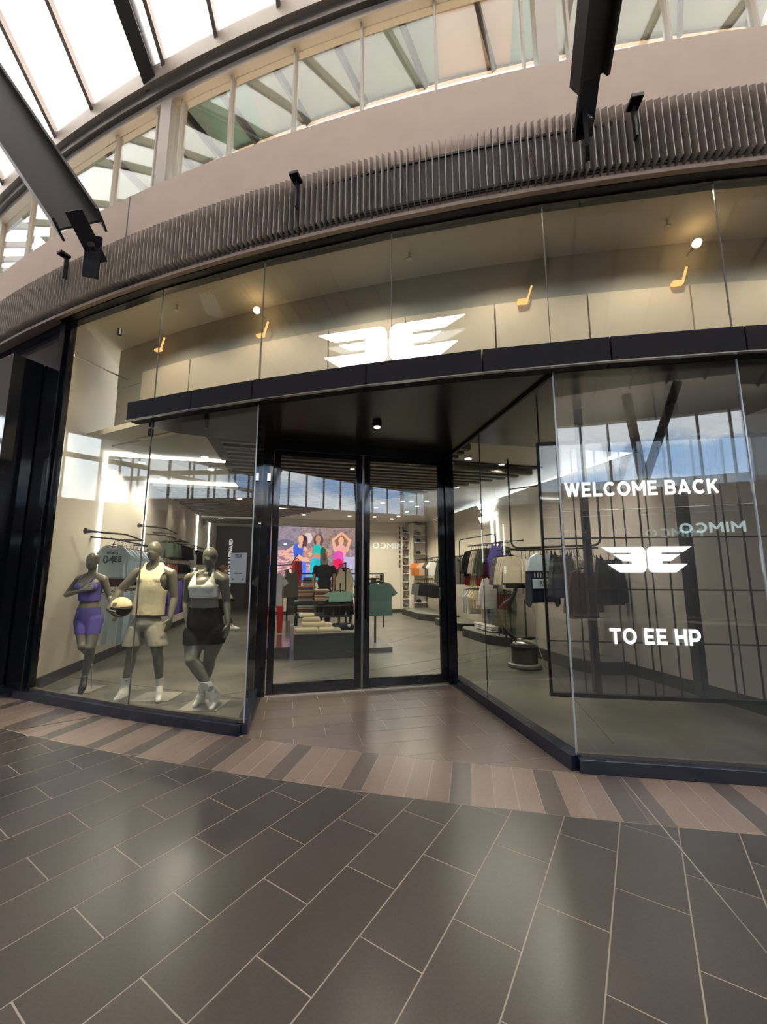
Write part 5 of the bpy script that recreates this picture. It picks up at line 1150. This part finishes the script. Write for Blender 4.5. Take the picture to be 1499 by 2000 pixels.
# shorts
sb_ = MB(); sb_.ell(J['pelvis'] + Vector((0, 0, .02)), (.168, .130, .13)); 
for hp, kn in ((g_(271, 1232, .0), g_(255, 1274, -.05)), (g_(303, 1232, 0), g_(310, 1272, -.04))): sb_.cap(hp, hp.lerp(kn, .75), .122, .118)
sm = remesh(sb_, .009, 3); sm = cut(sm, [((0, 0, g_(0, 1259).z), (0, 0, 1)), ((0, 0, g_(0, 1196).z), (0, 0, -1))]); puton('shorts', sm, CLOTH['stone'], root_m, Bm, .004, 'loose pale grey shorts')
def socks(body, ank_list, m, par, base, grow=.004, name='sock', lab=None, zt=None):
    for k, (a, z) in enumerate(ank_list):
        a = Vector(a); mm = cut(body.copy(), [((0, 0, z), (0, 0, -1))], lambda c: (c.xy - a.xy).length < .24 and min((c.xy - o.xy).length if o is not a else 9 for o, _ in ank_list) > 0 )
        bm = bmesh.new(); bm.from_mesh(mm); bmesh.ops.delete(bm, geom=[f for f in bm.faces if any((f.calc_center_median() - Vector(o)).length < (f.calc_center_median() - a).length for o, _ in ank_list if (Vector(o) - a).length > .01)], context='FACES')
        bm.to_mesh(mm); bm.free(); puton(name, mm, m, par, base, grow, lab)
fmid = lambda h, t: h.lerp(t, .45)
socks(bme, [(fmid(*fa) + Vector((0, 0, .08)), g_(0, 1322, .03).z), (fmid(*fb) + Vector((0, 0, .08)), g_(0, 1324, .03).z)], M_white, root_m, Bm, .005, 'sock', 'white sock')
tick(root_m, g_(245, 1330, -.035))
build('base_plate', MB().box(Bm.x - .10, Bm.x + .36, Y - .08, Y + .32, .001, .008), M_plate, root_m)
# the ball held against his hip
bc = g_(236, 1186, -.10); be = empty('basketball', tuple(bc), 'cream and black basketball held against the hip of the middle mannequin', 'ball')
def half_ball(s_):
    mb = MB(); mb.ell((0, 0, 0), (.122, .122, .122), None, 32, 20); me = mb.mesh('half'); q = cut(me, [((0, 0, 0), (0.12, 0, s_))]); return q
for s_, m_, nm in ((1, CLOTH['cream'], 'upper_half'), (-1, M_blackm, 'lower_half')): o = link(nm, half_ball(s_), m_, be, bc, smooth=True)
sb2 = MB().tube([bc + Vector(((.1235) * math.cos(t), .1235 * math.sin(t), -.1235 * .12 * math.cos(t))) for t in np.linspace(0, 2 * PI, 33)], .003, 6); build('seam', sb2, M_blackm, be)
me = text_mesh('EE', .045, .001, .003); o = link('ball_print', me, M_print, be, bc + Vector((0, -.116, .042))); o.rotation_euler = (PI / 2 - .35, 0, 0)
me = text_mesh('EE', .03, .001, .001); o = link('ball_print', me, M_white, be, bc + Vector((.01, -.121, -.032))); o.rotation_euler = (PI / 2 + .2, 0, 0)

# ---- left: female figure in purple, mid-stride, hand raised to the chest
Y = 5.42; g_ = lambda x, y, dy=0.0: at_y(x, y, Y + dy)
J = dict(pelvis=g_(172, 1205), waist=g_(175, 1175), chest=g_(176, 1146), neck=g_(179, 1120, .02), shL=g_(155, 1132, .02), shR=g_(203, 1132, .02), sw=.150, hw=.152, ww=.118)
b = MB(); torso(b, J, .92, True); head(b, g_(180, 1096, -.02), J['neck'], .98, .25)
arm(b, J['shL'], g_(130, 1162, .02), g_(160, 1153, -.20), .86); hand(b, g_(160, 1153, -.20), g_(181, 1146, -.22) - g_(160, 1153, -.20), (.1, .9, -.2), .92, .3, -1)
arm(b, J['shR'], g_(214, 1166, .10), g_(226, 1192, .0), .86); hand(b, g_(226, 1192, .0), Vector((.2, -.3, -.7)), (-1, .2, 0), .9, .4, 1)
kR = g_(177, 1264, -.10); aR = g_(165, 1322, -.02)
leg(b, g_(184, 1212, 0), kR, aR, .93); ft = (at_z(163, 1343, .10), at_z(155, 1356, .025)); foot(b, aR, ft[0], ft[1], .9)
kL = g_(162, 1262, -.12); aL = g_(172, 1278, .32); leg(b, g_(161, 1212, 0), kL, aL, .93); foot(b, aL, aL + Vector((0, .07, -.01)), aL + Vector((0, .07, -.20)), .9)
Bf = Vector((J['pelvis'].x, Y, 0)); root_f, bme = finish(b, J, 'grey female mannequin in purple crop top and shorts, at the left of the window', tuple(Bf), True, 1)
tb = MB(); torso(tb, J, .92, True, .008); bra = remesh(tb, .0078, 4); nk = J['neck']; ch = J['chest']
def keep_bra(c, top=.055, w=.085):
    dx_ = abs(c.x - nk.x)
    if c.z > ch.z + top: return False
    if dx_ < w and c.z > ch.z + top - .045 * (1 - (dx_ / w) ** 2): return False
    return dx_ < .165
bm_ = cut(bra, [((0, 0, g_(0, 1173).z), (0, 0, 1))], keep_bra); puton('crop_top', bm_, CLOTH['violet'], root_f, Bf, .005, 'purple strappy crop top')
for s_ in (-1, 1):
    zs = J['shL'].z; build('strap', MB().tube([Vector((nk.x + s_ * .078, ch.y - .110, ch.z + .03)), Vector((nk.x + s_ * .080, ch.y - .092, ch.z + .08)), Vector((nk.x + s_ * .084, nk.y - .03, zs + .066)), Vector((nk.x + s_ * .084, nk.y + .045, zs + .05)), Vector((nk.x + s_ * .07, nk.y + .09, zs - .05))], .0065, 8), CLOTH['violet'], root_f, smooth=True)
sm = cut(bme.copy(), [((0, 0, g_(0, 1236).z), (0, 0, 1)), ((0, 0, g_(0, 1186).z), (0, 0, -1))], lambda c: abs(c.x - J['pelvis'].x) < .215 ); 
def noarm(c, jp=J, lim=None): return True
puton('bike_shorts', sm, CLOTH['violet'], root_f, Bf, .006, 'purple high waisted bike shorts')
socks(bme, [(fmid(*ft) + Vector((0, 0, .08)), g_(0, 1320).z)], M_blackm, root_f, Bf, .005, 'sock', 'black sock')
build('base_plate', MB().box(Bf.x - .24, Bf.x + .16, Y - .10, Y + .24, .001, .008), M_plate, root_f); build('support_rod', MB().tube([(aR.x + .02, Y + .10, .008), (aR.x + .02, Y + .06, .32)], .007, 8), M_chrome, root_f)

# ---- right: fuller female figure, ankles crossed
Y = 4.78; g_ = lambda x, y, dy=0.0: at_y(x, y, Y + dy)
J = dict(pelvis=g_(401, 1222), waist=g_(400, 1180), chest=g_(400, 1146), neck=g_(411, 1115, .02), shL=g_(371, 1130, .02), shR=g_(437, 1133, .02), sw=.180, hw=.195, ww=.155)
b = MB(); torso(b, J, 1.12, True); head(b, g_(410, 1088, -.02), J['neck'], 1.06, -.1)
arm(b, J['shL'], g_(364, 1175, .05), g_(366, 1214, -.03), 1.06); hand(b, g_(366, 1214, -.03), Vector((.06, -.10, -1)), (.9, .3, 0), 1.0, .3, -1)
arm(b, J['shR'], g_(443, 1176, .04), g_(446, 1218, -.02), 1.06); hand(b, g_(446, 1218, -.02), Vector((-.06, -.10, -1)), (-.9, .3, 0), 1.0, .35, 1)
kL = g_(375, 1290, -.13); aL = g_(407, 1340, -.10); leg(b, g_(382, 1236, 0), kL, aL, 1.2); f1 = (at_z(427, 1357, .085), at_z(412, 1385, .026)); foot(b, aL, f1[0], f1[1], .95)
kR = g_(410, 1284, .02); aR = g_(396, 1345, .07); leg(b, g_(422, 1236, 0), kR, aR, 1.2); f2 = (at_z(397, 1362, .06), at_z(379, 1379, .026)); foot(b, aR, f2[0], f2[1], .95)
b.ell(J['pelvis'] + Vector((0, 0, -.08)), (.16, .115, .08))
Bg = Vector((J['pelvis'].x, Y, 0)); root_g, bme = finish(b, J, 'grey fuller female mannequin in white sports bra and black shorts, ankles crossed', tuple(Bg), True, 1)
tb = MB(); torso(tb, J, 1.12, True, .010); 
for s_ in (-1, 1): tb.cap(J['neck'] + Vector((s_ * .085, 0, -.03)), J['chest'] + Vector((s_ * .09, -.03, .06)), .06, .07)
bra = remesh(tb, .0078, 4); nk = J['neck']; ch = J['chest']; mx = (J['shL'].x + J['shR'].x) / 2
def keep_bra2(c):
    dx_ = abs(c.x - mx)
    if dx_ > .175: return False
    if c.z > ch.z + .02 and dx_ > .150 - (c.z - ch.z - .02) * .28: return False
    t = (c.z - (ch.z + .02)) / .16
    if t > 0 and dx_ < .045 + .045 * min(1, t * 1.5): return False
    return c.z < nk.z + .015
bm_ = cut(bra, [((0, 0, g_(0, 1166).z), (0, 0, 1))], keep_bra2); puton('sports_bra', bm_, M_white, root_g, Bg, .005, 'white sports bra with dark edging')
px_ = J['pelvis'].x
def keep_sh(c):
    lim = .205 + (.035 if c.z < J['pelvis'].z + .02 else 0)
    return abs(c.x - px_) < lim
sm = MB(); sm.loft([(J['pelvis'] + Vector((0, 0, -.13)), .155, .110), (J['pelvis'] + Vector((0, .01, -.06)), .200, .138), (J['pelvis'], .206, .142), (J['pelvis'].lerp(J['waist'], .5), .186, .128), (J['waist'], .164, .112), (J['waist'] + Vector((0, 0, .08)), .160, .110)])
for s_ in (-1, 1): sm.ell(J['pelvis'] + Vector((s_ * .07, .06, -.04)), (.095, .10, .11))
for hp, kn in ((g_(382, 1236, 0), kL), (g_(422, 1236, 0), kR)): hp, kn = Vector(hp), Vector(kn); sm.cap(hp, hp.lerp(kn, .45), .128, .114); sm.cap(hp.lerp(kn, .45), kn, .114, .082)
sm = cut(remesh(sm, .0078, 4), [((0, 0, g_(0, 1256).z), (0, 0, 1)), ((0, 0, g_(0, 1186).z), (0, 0, -1))]); puton('bike_shorts', sm, CLOTH['black'], root_g, Bg, .004, 'black high waisted bike shorts')
socks(bme, [(fmid(*f1) + Vector((0, 0, .09)), g_(0, 1326).z), (fmid(*f2) + Vector((0, 0, .09)), g_(0, 1338).z)], M_white, root_g, Bg, .006, 'sock', 'white sock')
tick(root_g, g_(409, 1343, -.16))
build('base_plate', MB().box(Bg.x - .20, Bg.x + .24, Y - .14, Y + .26, .001, .008), M_plate, root_g); build('support_rod', MB().tube([(Bg.x + .02, Y + .06, .008), (Bg.x + .02, Y + .04, .34)], .008, 8), M_chrome, root_g)

# ================================================================== BLACK-CLOTHED FORM AND A PASSER-BY INSIDE THE SHOP
Y = 9.6; c_ = S(-.42, 4.75); q = Vector((c_.x, c_.y, 0))
b = MB(); b.ell(q + Vector((0, 0, 1.55)), (.19, .12, .20)).ell(q + Vector((0, 0, 1.30)), (.15, .11, .22)).ell(q + Vector((0, 0, 1.02)), (.19, .13, .2)).cap(q + Vector((0, 0, 1.72)), q + Vector((0, 0, 1.86)), .055, .05)
b.ell(q + Vector((0, 0, 1.95)), (.075, .09, .11)); limb(b, [q + Vector((.21, 0, 1.66)), q + Vector((.27, .0, 1.38)), q + Vector((.25, -.05, 1.12))], [.055, .042, .028]); limb(b, [q + Vector((-.21, 0, 1.66)), q + Vector((-.27, .0, 1.38)), q + Vector((-.25, -.05, 1.12))], [.055, .042, .028])
hand(b, q + Vector((.25, -.05, 1.12)), (0, -.1, -1), (-1, 0, 0)); hand(b, q + Vector((-.25, -.05, 1.12)), (0, -.1, -1), (1, 0, 0), 1, .3, -1)
leg(b, q + Vector((-.09, 0, .95)), q + Vector((-.10, -.02, .52)), q + Vector((-.10, .03, .09)), .95); leg(b, q + Vector((.09, 0, .95)), q + Vector((.10, -.02, .52)), q + Vector((.10, .03, .09)), .95)
for s_ in (-1, 1): foot(b, q + Vector((s_ * .10, .03, .09)), q + Vector((s_ * .10, .06, .04)), q + Vector((s_ * .11, -.16, .03)))
me = remesh(b, .011, 4); rt = empty('mannequin', tuple(q), 'mannequin dressed in black standing in front of the wall screen', 'mannequin'); cop = me.copy(); me.transform(Matrix.Translation(-q)); link('figure', me, mat('mannequin_tan', (.42, .22, .13), .5), rt, q, smooth=True)
m2 = cut(cop, [((0, 0, .16), (0, 0, 1)), ((0, 0, 1.74), (0, 0, -1))], lambda c: abs(c.x - q.x) < .215 or c.z > 1.52); puton('black_outfit', m2, CLOTH['black'], rt, q, .02, 'black top and trousers')
# passer-by
q = S(-3.05, 6.3); q = Vector((q.x, q.y, 0)); d_ = Vector((.97, .23, 0))
b = MB(); b.ell(q + Vector((0, 0, 1.30)), (.17, .13, .22)).ell(q + Vector((0, 0, 1.08)), (.15, .12, .16)).ell(q + Vector((0, 0, .94)), (.15, .13, .13)); b.cap(q + Vector((0, 0, 1.45)), q + Vector((0, 0, 1.55)), .05, .05)
hc = q + Vector((0, 0, 1.62)); b.ell(hc, (.078, .095, .115)); b.ell(hc + d_ * .09 + Vector((0, 0, -.01)), (.016, .012, .018)); b.ell(hc + d_ * .04 + Vector((0, 0, -.07)), (.045, .045, .04))
for s_, sw_ in ((-1, .22), (1, -.22)):
    o_ = Vector((0, s_ * .19, 0)); sh = q + Vector((0, 0, 1.42)) + o_; el = sh + d_ * sw_ * .6 + Vector((0, 0, -.27)); wr = el + d_ * (sw_ * .5 + .04) + Vector((0, 0, -.23)); arm(b, sh, el, wr, .9); hand(b, wr, d_ * .4 + Vector((0, 0, -.8)), (0, -s_, 0), .95)
k1 = q + d_ * .16 + Vector((0, -.09, .50)); a1 = q + d_ * .34 + Vector((0, -.09, .12)); leg(b, q + Vector((0, -.09, .90)), k1, a1, .92); foot(b, a1, a1 - d_ * .03 - Z * .06, a1 + d_ * .18 - Z * .06)
k2 = q + d_ * .02 + Vector((0, .09, .48)); a2 = q - d_ * .28 + Vector((0, .09, .20)); leg(b, q + Vector((0, .09, .90)), k2, a2, .92); foot(b, a2, a2 - d_ * .06 - Z * .05, a2 + d_ * .06 - Z * .17)
me = remesh(b, .011, 4); cop = me.copy(); rt = empty('person', tuple(q), 'person in patterned grey jacket and black trousers walking, half hidden by the paper notice', 'person'); me.transform(Matrix.Translation(-q)); link('figure', me, mat('skin', (.45, .26, .18), .55), rt, q, smooth=True)
puton('jacket', cut(cop.copy(), [((0, 0, .86), (0, 0, 1)), ((0, 0, 1.50), (0, 0, -1))], lambda c: True), mat('patterned_jacket', (.28, .25, .22), .9, noise=.6, nscale=22), rt, q, .018, 'grey patterned jacket')
puton('trousers', cut(cop.copy(), [((0, 0, .20), (0, 0, 1)), ((0, 0, .92), (0, 0, -1))], lambda c: (c - q).length > 0 and abs((c - q).y) < .2), CLOTH['black'], rt, q, .010, 'black trousers')
puton('shoe', cut(cop.copy(), [((0, 0, .135), (0, 0, -1))]), M_white, rt, q, .008, 'white shoes')
hb = MB(); hb.ell(hc + Vector((0, 0, .02)) - d_ * .02, (.092, .105, .118)); hm = cut(remesh(hb, .011, 2), [(hc + d_ * .035, -(d_ * .9 - Z * .5))]); puton('hair', hm, CLOTH['brown'], rt, q, .006, 'dark brown hair')
